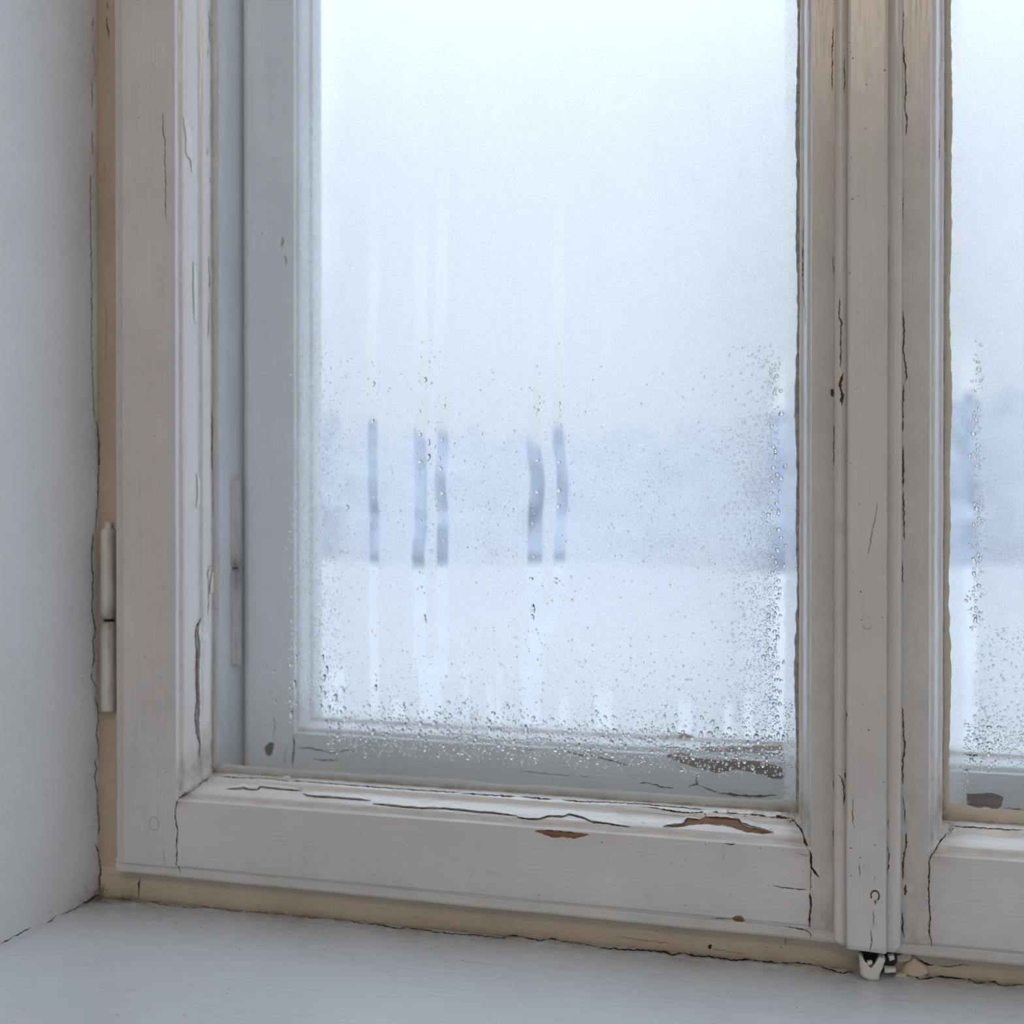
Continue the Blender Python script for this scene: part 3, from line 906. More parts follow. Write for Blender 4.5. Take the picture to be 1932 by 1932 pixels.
# lifted paint, left bead
flake(T_sL, SL['bead1'], [(358, 222), (362, 262), (364, 300), (370, 328), (372, 345)], [(346, 218), (349, 250), (351, 290), (358, 302), (361, 325)], .0007)
flake(T_sL, SL['bead1'], [(372, 500), (372, 560), (370, 640)], [(364, 492), (364, 540), (366, 600)], .0006, jag=.5)
flake(T_sL, SL['bead1'], [(378, 895), (378, 960)], [(370, 893), (372, 930), (369, 958)], .0008, n=14, jag=.5)
flake(T_sL, SL['bead1'], [(396, 1160), (397, 1220), (396, 1300), (394, 1360), (396, 1400)], [(384, 1164), (374, 1174), (370, 1195), (374, 1215), (371, 1262), (373, 1320), (371, 1352), (373, 1385), (380, 1404)], .0028, jag=.7, n=48)
crack(T_sL, SL['bead1'], [(379, 1166), (370, 1182), (368, 1200), (371, 1225), (370, 1258), (370, 1290), (372, 1320), (368, 1350), (370, 1380), (377, 1404), (375, 1430)], 3.0, 'brown_crack_or_shade', jit=.8)
crack(T_sL, SL['bead1'], [(377, 1404), (385, 1404)], 1.4)
flake(T_sL, SL['bead1'], [(407, 1085), (409, 1120)], [(399, 1075), (394, 1120)], .001, n=12)
# lifted paint, bottom bead of the wide sash
railcr = [[(428, 1488), (452, 1489), (460, 1486), (468, 1490), (486, 1490), (491, 1485), (515, 1488), (538, 1490), (569, 1492)], [(571, 1497), (580, 1501), (592, 1503), (628, 1505), (655, 1507), (680, 1509), (699, 1511)],
          [(703, 1516), (730, 1519), (765, 1523), (800, 1525), (845, 1526), (900, 1532), (930, 1534), (976, 1539)], [(974, 1542), (1000, 1545), (1018, 1545), (1033, 1540), (1060, 1541), (1075, 1537), (1100, 1543), (1117, 1551), (1130, 1552), (1190, 1560)]]
for q in railcr:
    up_ = [(x, y - 9) for x, y in q]
    flake(T_sL, SL['railbead'], up_, q, .0011, n=max(10, int((q[-1][0] - q[0][0]) / 6)), jag=.5)
    crack(T_sL, SL['railbead'], [(x, y + .8) for x, y in q], 2.2, jit=.5)
crack(T_sL, SL['railbead'], [(570, 1484), (570, 1494)], 1.4)
crack(T_sM, SL['railbead'], [(1142, 1519), (1200, 1522), (1240, 1525), (1290, 1534), (1310, 1536), (1327, 1532), (1332, 1540)], 3.2, jit=.6)
flake(T_sM, SL['railbead'], [(1142, 1526), (1200, 1529), (1290, 1541), (1325, 1540)], [(1142, 1520), (1200, 1523), (1290, 1535), (1326, 1534)], .0012, jag=.4)
patch(T_sM, SL['railbead'], [(1252, 1561), (1290, 1556), (1295, 1546), (1320, 1548), (1332, 1541), (1370, 1543), (1393, 1547), (1398, 1556), (1415, 1563), (1440, 1568), (1458, 1571), (1440, 1574), (1415, 1571), (1395, 1566), (1370, 1558), (1330, 1555), (1300, 1557), (1275, 1561)], 'wood', 'bare_wood')
flake(T_sM, SL['railbead'], [(1330, 1533), (1360, 1535), (1400, 1542), (1430, 1556), (1462, 1566)], [(1332, 1541), (1368, 1542), (1394, 1547), (1400, 1557), (1440, 1568), (1460, 1571)], .0022, jag=.6)
flake(T_sM, SL['railbead'], [(1248, 1553), (1285, 1549), (1295, 1540), (1322, 1541)], [(1250, 1560), (1290, 1556), (1296, 1546), (1322, 1548)], .0016, n=18, jag=.5)
crack(T_sM, SL['railbead'], [(1252, 1560), (1290, 1556), (1294, 1547), (1320, 1547), (1333, 1541), (1370, 1543), (1393, 1547), (1398, 1556), (1415, 1563), (1440, 1568), (1456, 1571)], 2.4, 'brown_crack_or_shade', jit=.5)
crack(T_sM, SL['railbead'], [(1209, 1552), (1219, 1553)], 2.4)
crack(T_sM, SL['railbead'], [(1450, 1564), (1462, 1566)], 1.6)
crack(T_sM, SL['railbead'], [(1310, 1578), (1316, 1582)], 1.6)
crack(T_sM, SL['rail'], [(1366, 1591), (1375, 1593), (1386, 1592), (1392, 1588)], 2.2, 'brown_crack_or_shade')
patch(T_sM, SL['rail'], [(1008, 1569), (1015, 1566), (1045, 1567.5), (1080, 1571), (1112, 1575), (1097, 1579), (1085, 1582), (1062, 1579), (1045, 1581), (1025, 1574)], 'wood', 'bare_wood')
crack(T_sM, SL['rail'], [(1010, 1567), (1045, 1567.5), (1080, 1571), (1112, 1575)], 1.8, jit=.4)
patch(T_sM, SL['rail'], [(1380, 1733), (1387, 1728), (1397, 1727), (1404, 1732), (1406, 1737), (1400, 1739), (1388, 1738)], 'wood', 'bare_wood', step=3, jit=.2)
# cover strip
T = T_st2
for q, w, m in (([(1704, 20), (1703, 75), (1708, 130), (1709, 170), (1707, 195), (1711, 225), (1709, 258)], 1.8, 'brown_crack_or_shade'), ([(1704, 372), (1703, 420)], 1.6, 'brown_crack_or_shade'), ([(1703, 585), (1706, 625), (1704, 660), (1708, 690), (1711, 714), (1705, 724)], 2.0, 'brown_crack_or_shade'),
                ([(1704, 726), (1703, 816)], 2.2, 'brown_crack_or_shade'), ([(1704, 840), (1704, 920)], 3, 'brown_crack_or_shade'), ([(1704, 925), (1706, 1022)], 1.8, 'brown_crack_or_shade'), ([(1703, 1055), (1703, 1102)], 1.6, 'brown_crack_or_shade'),
                ([(1703, 1332), (1704, 1370), (1707, 1412), (1703, 1435), (1703, 1480)], 2.2, 'brown_crack_or_shade'), ([(1703, 1500), (1707, 1535), (1708, 1550), (1704, 1556)], 1.4, 'brown_crack_or_shade'), ([(1709, 1568), (1710, 1590), (1706, 1615), (1703, 1640), (1704, 1660)], 2.6, 'brown_crack_or_shade'), ([(1708, 1668), (1708, 1690)], 4.5, 'brown_crack_or_shade'), ([(1703, 1720), (1703, 1745), (1705, 1770)], 2.6, 'crack'),
                ([(1585, 560), (1583, 600), (1587, 607), (1586, 695)], 1.8, 'brown_crack_or_shade'), ([(1590, 703), (1585, 722), (1589, 745), (1588, 766)], 4.2, 'brown_crack_or_shade'), ([(1593, 105), (1593, 178)], 1.3, 'brown_crack_or_shade'), ([(1598, 1338), (1596, 1370)], 2.0, 'crack'), ([(1594, 1452), (1595, 1474)], 2.2, 'brown_crack_or_shade'),
                ([(1581, 1460), (1588, 1468), (1591, 1480), (1593, 1500), (1592, 1520)], 2.2, 'brown_crack_or_shade'), ([(1676, 465), (1676, 515)], 1.9, 'brown_crack_or_shade'), ([(1675, 1540), (1677, 1565)], 1.6, 'brown_crack_or_shade'), ([(1674, 1590), (1678, 1612), (1675, 1650)], 1.6, 'brown_crack_or_shade'),
                ([(1609, 1505), (1609, 1550), (1612, 1564)], 1, 'brown_crack_or_shade'), ([(1621, 1625), (1622, 1655)], 1, 'brown_crack_or_shade'), ([(1648, 1716), (1649, 1752)], 1.3, 'brown_crack_or_shade'), ([(1643, 1752), (1645, 1775), (1640, 1795)], 1.4, 'brown_crack_or_shade'), ([(1651, 1652), (1650, 1664)], 1.6, 'brown_crack_or_shade'),
                ([(1656, 945), (1651, 975), (1637, 1050)], 1, 'faint_crack'), ([(1625, 1178), (1632, 1186), (1641, 1186), (1647, 1177)], 1, 'faint_crack')):
    crack(T, moulding, q, w, m)
for q, w in (([(1571, 480), (1573, 520)], 1.2), ([(1572, 50), (1570, 105), (1570, 170)], 1.6), ([(1573, 800), (1573, 880)], 1.4), ([(1574, 1460), (1572, 1490)], 1.6), ([(1572, 1560), (1573, 1600)], 1.4)):
    crack(T, SL['stile2'], q, w, 'brown_crack_or_shade')
patch(T, SL['stile2'], [(1567, 735), (1572, 733), (1574, 742), (1571, 750), (1567, 745)], 'brown_crack_or_shade', 'rust_spot', step=3, jit=.3)
crack(T_sM, SL['bead2'], [(1519, 405), (1516, 425), (1515, 480), (1515, 530), (1518, 575), (1520, 610)], 2.4, 'brown_crack_or_shade', jit=.5)
crack(T_sR, SR['bead2'], [(1772, 120), (1772, 200)], 1.2); crack(T_sR, SR['bead2'], [(1772, 258), (1772, 304)], 3)
# nail head ring
nl, nn = hit(T_strip, 1651, 1690)
V, F = [], []
for i in range(20):
    a = math.tau * i / 20
    for j in range(6):
        b = math.tau * j / 6
        rr = .0040 + .0007 * math.cos(b)
        V.append((nl.x + rr * math.cos(a) * .9, nl.y - .0001 + .0005 * math.sin(b), nl.z + rr * math.sin(a) * 1.15))
F = [(i * 6 + j, i * 6 + (j + 1) % 6, ((i + 1) % 20) * 6 + (j + 1) % 6, ((i + 1) % 20) * 6 + j) for i in range(20) for j in range(6) if not 12 <= i <= 16]
obj('nail_head', V, F, M['brown_crack_or_shade'], strip, True)['label'] = 'rusty ring of a painted nail head'
patch(T_strip, moulding, [(1649, 1698), (1654, 1698), (1653, 1707), (1650, 1705)], 'wood', 'rust_stain', step=3, jit=.2)
nl, nn = hit(T_sL, 291, 1554)
V = []
for i in range(22):
    a = math.tau * i / 22
    for rr in (.0057, .0062): V.append((nl.x + rr * math.cos(a), nl.y - .0002, nl.z + rr * math.sin(a) * 1.25))
obj('plug_ring', V, [(2 * i, 2 * i + 1, (2 * i + 3) % 44, (2 * i + 2) % 44) for i in range(22)], M['faint_crack'], SL['stile1'])

# outer sash damage
patch(T_oL, OL['rail'], [(1252, 1425), (1265, 1422), (1290, 1420), (1330, 1428), (1365, 1430), (1400, 1432), (1430, 1436), (1478, 1447), (1478, 1472), (1455, 1468), (1435, 1460), (1415, 1456), (1390, 1452), (1365, 1456), (1348, 1458), (1330, 1452), (1310, 1447), (1285, 1440), (1265, 1430)], 'grey_wood', 'bare_wood')
patch(T_oL, OL['railbead'], [(1320, 1410), (1360, 1408), (1420, 1408), (1478, 1406), (1478, 1416), (1420, 1417), (1360, 1419), (1330, 1418)], 'grey_wood', 'bare_wood', jit=1.5)
patch(T_oL, OL['railbead'], [(1245, 1386), (1290, 1383), (1310, 1390), (1280, 1394), (1250, 1393)], 'grey_wood', 'bare_wood', jit=1)
patch(T_oR, OR_['rail'], [(1822, 1497), (1850, 1497), (1873, 1496), (1885, 1500), (1893, 1504), (1890, 1510), (1892, 1517), (1885, 1525), (1870, 1532), (1850, 1533), (1835, 1528), (1826, 1520)], 'grey_wood', 'bare_wood')
for q, w in (([(1202, 1478), (1215, 1477), (1235, 1480), (1250, 1485), (1275, 1487)], 2.4), ([(1297, 1484), (1310, 1480), (1318, 1480), (1313, 1473), (1315, 1462)], 2.6), ([(1318, 1482), (1340, 1490), (1360, 1497)], 2), ([(1356, 1496), (1400, 1501), (1440, 1502), (1468, 1500)], 4),
             ([(990, 1413), (1010, 1415)], 2), ([(1065, 1417), (1090, 1423), (1120, 1427)], 2.2), ([(1122, 1427), (1150, 1434), (1185, 1443)], 2.4), ([(553, 1386), (555, 1400), (554, 1420), (553, 1447)], 3.6), ([(560, 1410), (590, 1412), (615, 1418), (630, 1420), (655, 1415), (672, 1417)], 2.2), ([(590, 1432), (610, 1434), (640, 1434)], 2.2),
             ([(980, 1455), (1010, 1458), (1050, 1461), (1080, 1464)], 1.2), ([(1093, 1463), (1105, 1466), (1115, 1463)], 1.6), ([(515, 1350), (519, 1368), (515, 1395)], 1.4), ([(540, 1405), (538, 1445)], 1.2)):
    crack(T_oL, OL['rail'], q, w, 'crack' if w > 1.5 else 'brown_crack_or_shade')
crack(T_oR, OR_['rail'], [(1895, 1524), (1932, 1528)], 1.8)
for q in ([(1815, 1402), (1842, 1405)], [(1865, 1407), (1880, 1408)], [(1822, 1424), (1846, 1424)], [(1818, 1455), (1828, 1453)]): crack(T_oR, OR_['railbead'], q, 7, 'crack', jit=1.5)
patch(T_oL, OL['stile1'], [(500, 1408), (508, 1400), (518, 1402), (517, 1418), (510, 1426), (501, 1424)], 'brown_crack_or_shade', 'rust_spot', step=3)
crack(T_oL, OL['stile1'], [(533, 445), (533, 470)], 4, 'faint_crack'); crack(T_oL, OL['stile1'], [(538, 480), (540, 500)], 5, 'faint_crack')
# dark strips paint the shadow band along the outer bead, with fainter step lines
for a_, b_ in ((640, 700), (720, 790), (800, 840), (880, 930), (985, 1020), (1060, 1110), (1130, 1200), (1240, 1310), (1330, 1470)):
    yy = 1340 + (a_ - 640) * .056
    crack(T_oL, OL['railbead'], [(a_, yy), ((a_ + b_) / 2, yy + (b_ - a_) * .028), (b_, yy + (b_ - a_) * .056)], 7, 'brown_crack_or_shade', jit=1.6)
for a_, b_ in ((840, 925), (1000, 1045), (1240, 1300), (1360, 1476)):
    yy = 1371 + (a_ - 640) * .062
    crack(T_oL, OL['railbead'], [(a_, yy), (b_, yy + (b_ - a_) * .06)], 4, 'faint_crack', jit=1.6)

# ------------------------------------------------------------------ putty lines round the panes
def putty(name, pts_in, pts_out, mat, parent, h=.004, rag=0.0, dirt_or_shade=None, seed=0, rows=7):
    """a rounded bead of putty between an outer line (at the moulding) and an inner line (on the glass)"""
    V, D = [], []
    n = len(pts_in)
    for i in range(n):
        a, b = Vector(pts_out[i]), Vector(pts_in[i])
        for k in range(rows):
            q = k / (rows - 1)
            r_ = 1 + rag * (nz(i * .043, seed, 0, 1) * 1.1 + nz(i * .31, seed, 1, 1) * .35 + random.uniform(-.12, .12)) * q
            p = a + (b - a) * (q * r_)
            p.y -= h * (1 - q) ** .6 * (.8 + .5 * nz(i * .12, seed, k * .4, 1)) if q < 1 else -.0004
            V.append(tuple(p)); D.append(dirt_or_shade(i / (n - 1), q) if dirt_or_shade else 0)
    F = [(i * rows + k, (i + 1) * rows + k, (i + 1) * rows + k + 1, i * rows + k + 1) for i in range(n - 1) for k in range(rows - 1)]
    return obj(name, V, F, mat, parent, True, {'dirt_or_shade': np.clip(D, 0, .9)})

def putty_frame(S, par, mirror, mats, wid, rag, dirts, hs):
    X = (lambda x: -.024 - x) if mirror else (lambda x: x)
    gy = par['Y0'] + .0578
    xa, xb = par['xe1'] + .0140, par['xe2'] - .0140
    z0 = par['ze'] + .0210
    zl_ = np.linspace(z0, H0 + .62, 240)
    xl_ = np.linspace(xa, xb, 240)
    putty('putty', [(X(xa + wid[0]), gy, z) for z in zl_], [(X(xa - .0005), gy - .001, z) for z in zl_], mats[0], S['pane'], hs[0], rag[0], dirts[0], 1)
    putty('putty', [(X(xb - wid[1]), gy, z) for z in zl_], [(X(xb + .0005), gy - .001, z) for z in zl_], mats[1], S['pane'], hs[1], rag[1], dirts[1], 2)
    putty('putty', [(X(x), gy, z0 + wid[2] * (1 + .6 * math.exp(-((x - xb) / .02) ** 2) + .4 * math.exp(-((x - xa) / .012) ** 2))) for x in xl_], [(X(x), gy - .001, z0 - .0005) for x in xl_], mats[2], S['pane'], hs[2], rag[2], dirts[2], 3)

putty_frame(SL, P_in, False, (M['putty'], M['grime'], M['putty']), (.0065, .0042, .0085), (.25, .75, .25),
            (lambda t, q: .55 * (1 - q) ** 2 + .6 * math.exp(-t / .015), lambda t, q: .3, lambda t, q: .75 * (1 - q) ** 1.3 + .8 * math.exp(-t / .012) + .7 * math.exp(-(1 - t) / .03) * (1 - q)), (.003, .002, .003))
putty_frame(SR, P_in2, True, (M['caulk'], M['caulk'], M['caulk']), (.0075, .0072, .0115), (.25, .35, .3),
            (lambda t, q: .3, lambda t, q: .75 * (1 - q) ** 2.5 + .5 * math.exp(-t / .02) * (1 - q), lambda t, q: .8 * (1 - q) ** 3 + .7 * math.exp(-(1 - t) / .02) * (1 - q)), (.006, .006, .006))
# dark gap under the putty of the wide pane
T_put = bvh(SL['railbead'])
for q, w, m in (([(414, 1462), (450, 1466), (500, 1466), (548, 1472)], 3.4, 'brown_crack_or_shade'), ([(550, 1472), (576, 1472)], 6, 'brown_crack_or_shade'), ([(576, 1473), (640, 1478), (760, 1487), (870, 1494)], 3, 'crack'), ([(870, 1495), (920, 1498), (975, 1501)], 4.4, 'crack'), ([(983, 1501), (1010, 1504), (1042, 1507)], 4.4, 'crack'), ([(1060, 1507), (1092, 1510), (1130, 1511), (1210, 1515), (1330, 1526)], 3.2, 'crack'), ([(1340, 1530), (1400, 1533), (1450, 1538), (1492, 1542)], 5, 'brown_crack_or_shade'), ([(1492, 1541), (1498, 1547)], 7, 'crack')):
    crack(T_put, SL['railbead'], [(x, y + 2) for x, y in q], w, m, jit=.9)
T_putR = bvh(SR['railbead'])
crack(T_putR, SR['railbead'], [(1793, 1556), (1810, 1560), (1840, 1561), (1880, 1564), (1932, 1567)], 3.4, 'crack', jit=.9)
for i, (x, y, w_) in enumerate(((1351, 1530, 24), (1385, 1532, 40), (1440, 1537, 30), (1455, 1536, 20), (532, 1464, 18))):
    flake(T_put, SL['railbead'], [(x, y + 4), (x + w_, y + 5)], [(x, y - 1), (x + w_, y + 1)], .0015, n=10, jag=.8, name='putty_crumb')

# ------------------------------------------------------------------ condensation
def fogL(px, py):
    n1 = vnoise(px / 22, py / 60, 1); n2 = vnoise(px / 7, py / 9, 2); n3 = vnoise(px / 60, py / 200, 3)
    left = sstep(548, 668, px + 26 * (n1 - .5) + 18 * (n2 - .5))
    left = left * .85 + .15 * sstep(545, 575, px + 14 * (n2 - .5))
    right = 1 - sstep(1446, 1474, px + 16 * (n1 - .5) + 8 * n2) * sstep(640, 780, py)
    slope = py - .055 * (px - 620)
    bot = 1 - sstep(1318, 1392, slope + 26 * (n1 - .5) + 16 * (n2 - .5))
    F = .92 * left * right * bot * (.92 + .16 * n3)
    F = F * (.25 + .75 * sstep(-260, 620, py))                # the mist thins upwards
    # run tracks: cleared streaks
    for cx, w, y0, y1, wob in ((705, 9, 330, 1345, 3), (792, 12, 300, 1260, 4), (832, 11, 280, 1290, 5), (1011, 14, 470, 1300, 4), (1055, 11, 300, 1210, 5)):
        c = cx + wob * (vnoise(np.full_like(px, cx), py / 70, 5) - .5) * 2
        if cx == 1055: c = c - 26 * sstep(1110, 1215, py)
        if cx == 1055: c = c + 6 * np.exp(-((py - 900) / 60) ** 2)
        if cx == 832: c = c + 14 * sstep(500, 200, py)
        k = (1 - sstep(w - 3, w + 2.5, np.abs(px - c))) * sstep(y0, y0 + 320, py) * (1 - sstep(y1 - 30, y1 + 20, py))
        F = F * (1 - .88 * k)
    for cx, w, y0, y1 in ((812, 20, 1225, 1345), (925, 7, 1270, 1350), (941, 6, 1240, 1350), (1000, 18, 1210, 1350), (1064, 9, 1290, 1352), (1140, 17, 1285, 1362), (880, 5, 1190, 1300), (1292, 12, 1305, 1372), (1375, 7, 1310, 1380), (1412, 9, 1290, 1390), (634, 15, 1240, 1332), (750, 12, 1300, 1348)):
        c = cx + 4 * (vnoise(np.full_like(px, cx), py / 30, 6) - .5)
        k = (1 - sstep(w - 3, w + 3, np.abs(px - c))) * sstep(y0, y0 + 35, py) * (1 - sstep(y1, y1 + 70, py))
        F = F * (1 - .8 * k)
    # coarse beaded zones have less film between the drops
    F = F * (1 - .35 * sstep(1385, 1440, px) * sstep(850, 950, py))
    # thick milky rim by the edges
    rim = sstep(1476, 1484, px + 5 * (n2 - .5)) * (.62 + .2 * n1)
    rimb = sstep(1488, 1512, py - .066 * (px - 1100) + 10 * (n2 - .5)) * sstep(1380, 1490, px) * .6
    haze = .13 + .03 * (n1 - .5) + .04 * (n3 - .5) - .05 * sstep(462, 452, px) + .08 * sstep(428, 420, px)
    return np.clip(np.maximum(np.maximum(F, rim), np.maximum(rimb, haze)), 0, .95)

def fogR(px, py):
    n1 = vnoise(px / 22, py / 60, 11); n2 = vnoise(px / 7, py / 9, 12)
    left = sstep(1834, 1850, px + 12 * (n2 - .5)) * sstep(600, 760, py) + (1 - sstep(600, 760, py))
    slope = py - .055 * (px - 1815)
    bot = 1 - sstep(1372, 1440, slope + 26 * (n1 - .5) + 14 * (n2 - .5))
    F = .80 * left * bot * (.25 + .75 * sstep(-260, 620, py))
    rim = (1 - sstep(1812, 1822, px + 5 * (n2 - .5))) * .5
    return np.clip(np.maximum(np.maximum(F, rim), .12), 0, .9)

def film(S, fn, step, zmax=None):
    a, b, gy, z0, z1 = S['glass']
    X_ = np.arange(a + .002, b - .001, step); Z_ = np.arange(z0 + .002, z1 - .001, step)
    xx, zz_ = np.meshgrid(X_, Z_)
    P = np.stack([xx.ravel(), np.full(xx.size, gy - .0004), zz_.ravel()], 1)
    px, py = to_px(P)
    fo = fn(px, py)
    nx_, nz_ = len(X_), len(Z_)
    i, j = np.meshgrid(np.arange(nz_ - 1), np.arange(nx_ - 1), indexing='ij')
    q = (i * nx_ + j).ravel()
    Fq = np.stack([q, q + 1, q + nx_ + 1, q + nx_], 1)
    off = np.array(wpos(S['pane']))
    me = bpy.data.meshes.new('condensation')
    me.vertices.add(len(P)); me.vertices.foreach_set('co', (P - off).ravel())
    me.loops.add(Fq.size); me.loops.foreach_set('vertex_index', Fq.ravel())
    me.polygons.add(len(Fq)); me.polygons.foreach_set('loop_start', np.arange(0, Fq.size, 4)); me.polygons.foreach_set('loop_total', np.full(len(Fq), 4))
    me.polygons.foreach_set('use_smooth', np.ones(len(Fq), bool))
    me.update(); me.validate()
    at_ = me.attributes.new('fog', 'FLOAT', 'POINT'); at_.data.foreach_set('value', fo.astype(np.float32))
    me.materials.append(M['fog'])
    o = bpy.data.objects.new('condensation', me); COL.objects.link(o); o.parent = S['pane']
    o['kind'] = 'stuff'; o['label'] = 'fine mist of condensation on the pane'
    return o
film(SL, fogL, .002)
film(SR, fogR, .004)

def dome(x, y, z, r, el, seg, rings, tear):
    """a water drop clinging to the pane: closed, flat at the back, sagging at its lower end"""
    V, F = [], []
    ph = random.random() * 6.28
    for k in range(rings):
        q = k / rings
        rr = math.cos(q * math.pi / 2) ** .8; hh = math.sin(q * math.pi / 2)
        for s in range(seg):
            a = math.tau * s / seg
            wob = 1 + .14 * math.sin(2 * a + ph) + .08 * math.sin(3 * a + 2 * ph)
            cx, cz = math.cos(a) * rr * wob, math.sin(a) * rr * wob * el
            if tear and cz > 0: cx *= 1 - .55 * (cz / el) ** 1.5
            V.append((x + r * cx, y - r * .52 * hh, z + r * (cz - .16 * hh * el)))
    V.append((x, y - r * .52, z - r * .16 * el))
    for k in range(rings - 1):
        for s in range(seg):
            a, b = k * seg + s, k * seg + (s + 1) % seg
            F.append((a, b, b + seg, a + seg))
    t = (rings - 1) * seg
    for s in range(seg): F.append((t + s, t + (s + 1) % seg, len(V) - 1))
    F.append(tuple(range(seg - 1, -1, -1)))
    return V, F

def drops(S, zones, big, name_small, seed):
    rg = random.Random(seed)
    gy = S['glass'][2] - .0006
    placed = {}
    def free(x, z, r):
        cx, cz = int(x / .006), int(z / .006)
        for i in (-1, 0, 1):
            for j in (-1, 0, 1):
                for (a, b, c) in placed.get((cx + i, cz + j), ()):
                    if (a - x) ** 2 + (b - z) ** 2 < ((c + r) * .98) ** 2: return False
        placed.setdefault((cx, cz), []).append((x, z, r))
        return True
    for (px, py, rp, el, tear) in big:
        p = at(px, py, gy); r = rp * .00055
        if not free(p.x, p.z, r): continue
        V, F = dome(p.x, gy, p.z, r, el, 14, 5, tear)
        obj('water_drop', V, F, M['water'], S['pane'], True)
    VV, FF = [], []
    for (fn, n, r0, r1, pw) in zones:
        for _ in range(n):
            px, py, ok = fn(rg)
            if not ok: continue
            r = (r0 + (r1 - r0) * rg.random() ** pw) * .00055
            p = at(px, py, gy)
            if not free(p.x, p.z, r): continue
            bigd = r > .0011
            V, F = dome(p.x, gy, p.z, r, rg.uniform(.85, 1.35), 10 if bigd else 7, 4 if bigd else 3, False)
            k = len(VV); VV += V; FF += [tuple(i + k for i in f) for f in F]
    o = obj(name_small, VV, FF, M['water'], S['pane'], True)
    o['kind'] = 'stuff'; o['label'] = 'small beads of water on the pane'

def z_bottom(rg):
    x = rg.uniform(618, 1478); u = rg.gauss(0, 1)
    y = 1372 + .055 * (x - 640) + u * 24
    col = .45 + .55 * math.sin(x * .083) * math.sin(x * .031 + 1)         # drops hang in upright columns
    k = rg.random() < .30 + .7 * max(0, col)
    return x, y, k and y < 1425 + .055 * (x - 640)
def z_left(rg):
    x = rg.gauss(606, 22); y = rg.uniform(640, 1345)
    return x, y, rg.random() < .25 + .75 * (y - 640) / 700
def z_left2(rg):
    x = rg.gauss(556, 7); y = rg.uniform(900, 1360)
    return x, y, rg.random() < (y - 850) / 500
def z_right(rg):
    x = 1470 - abs(rg.gauss(0, 1)) * 42; y = rg.uniform(650, 1400)
    return x, y, rg.random() < (.25 + .75 * float(sstep(750, 950, y)))
def z_rightedge(rg):
    y = rg.uniform(680, 1330); x = 1458 + 6 * math.sin(y * .03) + rg.gauss(0, 6)
    return x, y, True
def z_rightcol(rg):
    return rg.gauss(1486, 5), rg.uniform(1320, 1500), True
def z_mid(rg):
    x = rg.uniform(640, 1420); y = rg.gauss(930, 130)
    return x, y, 690 < y < 1320
def z_low(rg):
    x = rg.uniform(640, 1440); y = rg.uniform(1180, 1360)
    return x, y, rg.random() < (y - 1150) / 200
def z_streak(rg):
    cx = rg.choice((705, 792, 812, 832, 1011, 1055)); y = rg.uniform(640, 1120)
    return cx + rg.gauss(0, 6), y, True
def z_leftglass(rg):
    return rg.uniform(425, 545), rg.uniform(0, 1440), rg.random() < .5
zonesL = [(z_rightedge, 260, 1.6, 4.2, 2), (z_bottom, 900, 2.2, 4.8, 1.8), (z_streak, 210, .9, 2.8, 2), (z_mid, 1500, .7, 2.3, 3.5), (z_bottom, 5200, 1.0, 2.4, 1.5), (z_left, 2600, .8, 2.3, 2),
          (z_left2, 300, 1.0, 3.0, 2), (z_right, 3600, .8, 2.3, 1.5), (z_rightcol, 320, .8, 2.0, 1.5), (z_low, 1500, .8, 2.2, 2), (z_leftglass, 140, .4, 1.0, 2)]
bigL = [(705, 1380, 6, 1.25, 1), (655, 957, 4.5, 1.3, 1), (633, 1315, 6, 1.15, 0), (648, 1303, 3.5, 1.6, 1), (709, 1297, 4.5, 1.5, 1), (617, 1263, 4.5, 1.7, 1), (612, 1278, 4, 1.8, 1), (1006, 1148, 5, 1.6, 1), (1005, 1165, 4, 1.5, 0), (1079, 1132, 2.6, 1.2, 0),
        (801, 1165, 4, 1.3, 0), (803, 1172, 3, 1.4, 1), (793, 820, 4.5, .8, 0), (809, 834, 4, 1.6, 1), (809, 862, 4.5, 1.6, 1), (834, 830, 3.5, .9, 0), (829, 866, 4, .9, 0), (832, 884, 4, 1.1, 0), (835, 930, 4, .9, 0), (793, 871, 4.5, .8, 0),
        (705, 724, 4, 1.4, 1), (704, 795, 3.5, 1.4, 1), (802, 716, 4.5, 1.2, 0), (813, 723, 3.5, .8, 0), (792, 776, 3.5, .9, 0), (838, 766, 3.5, 1.3, 0), (1014, 774, 4, .8, 0), (1055, 761, 4, .9, 0), (1055, 872, 4, .8, 0), (1055, 925, 4.5, .9, 0), (1054, 955, 4, 1.2, 0), (1014, 869, 3.5, .9, 0), (1014, 928, 4.5, .8, 0), (1002, 1092, 4.5, .8, 0), (1048, 1092, 4, .8, 0), (1048, 1100, 3.5, .8, 0),
        (550, 1255, 4, 1.5, 1), (557, 1290, 5, 1.5, 1), (549, 1322, 3.8, 1.2, 0), (551, 1348, 4.5, 2.0, 0), (549, 1362, 3, 1.2, 0), (560, 1240, 3.5, 1.6, 1), (609, 1240, 4, 1.5, 1), (605, 1300, 4.2, 1.6, 1), (612, 1308, 4, 1.5, 0), (621, 1335, 4.5, 1.2, 0), (605, 1332, 4, 1.4, 0), (616, 1362, 3.5, 1.5, 1), (639, 1370, 3.5, 1.8, 1), (518, 1268, 3, 1.6, 1), (521, 1324, 2.6, 1.8, 1),
        (801, 1385, 4, .9, 0), (803, 1397, 3.5, .8, 0), (775, 1330, 3.5, .8, 0), (762, 1327, 3, .8, 0), (869, 1390, 3.5, .9, 0), (939, 1355, 3, 1, 0), (1142, 1353, 3.5, 1, 0), (1141, 1370, 3, .9, 0), (1145, 1420, 4.5, 1, 0), (1150, 1407, 3.5, .8, 0)]
rb = random.Random(5)
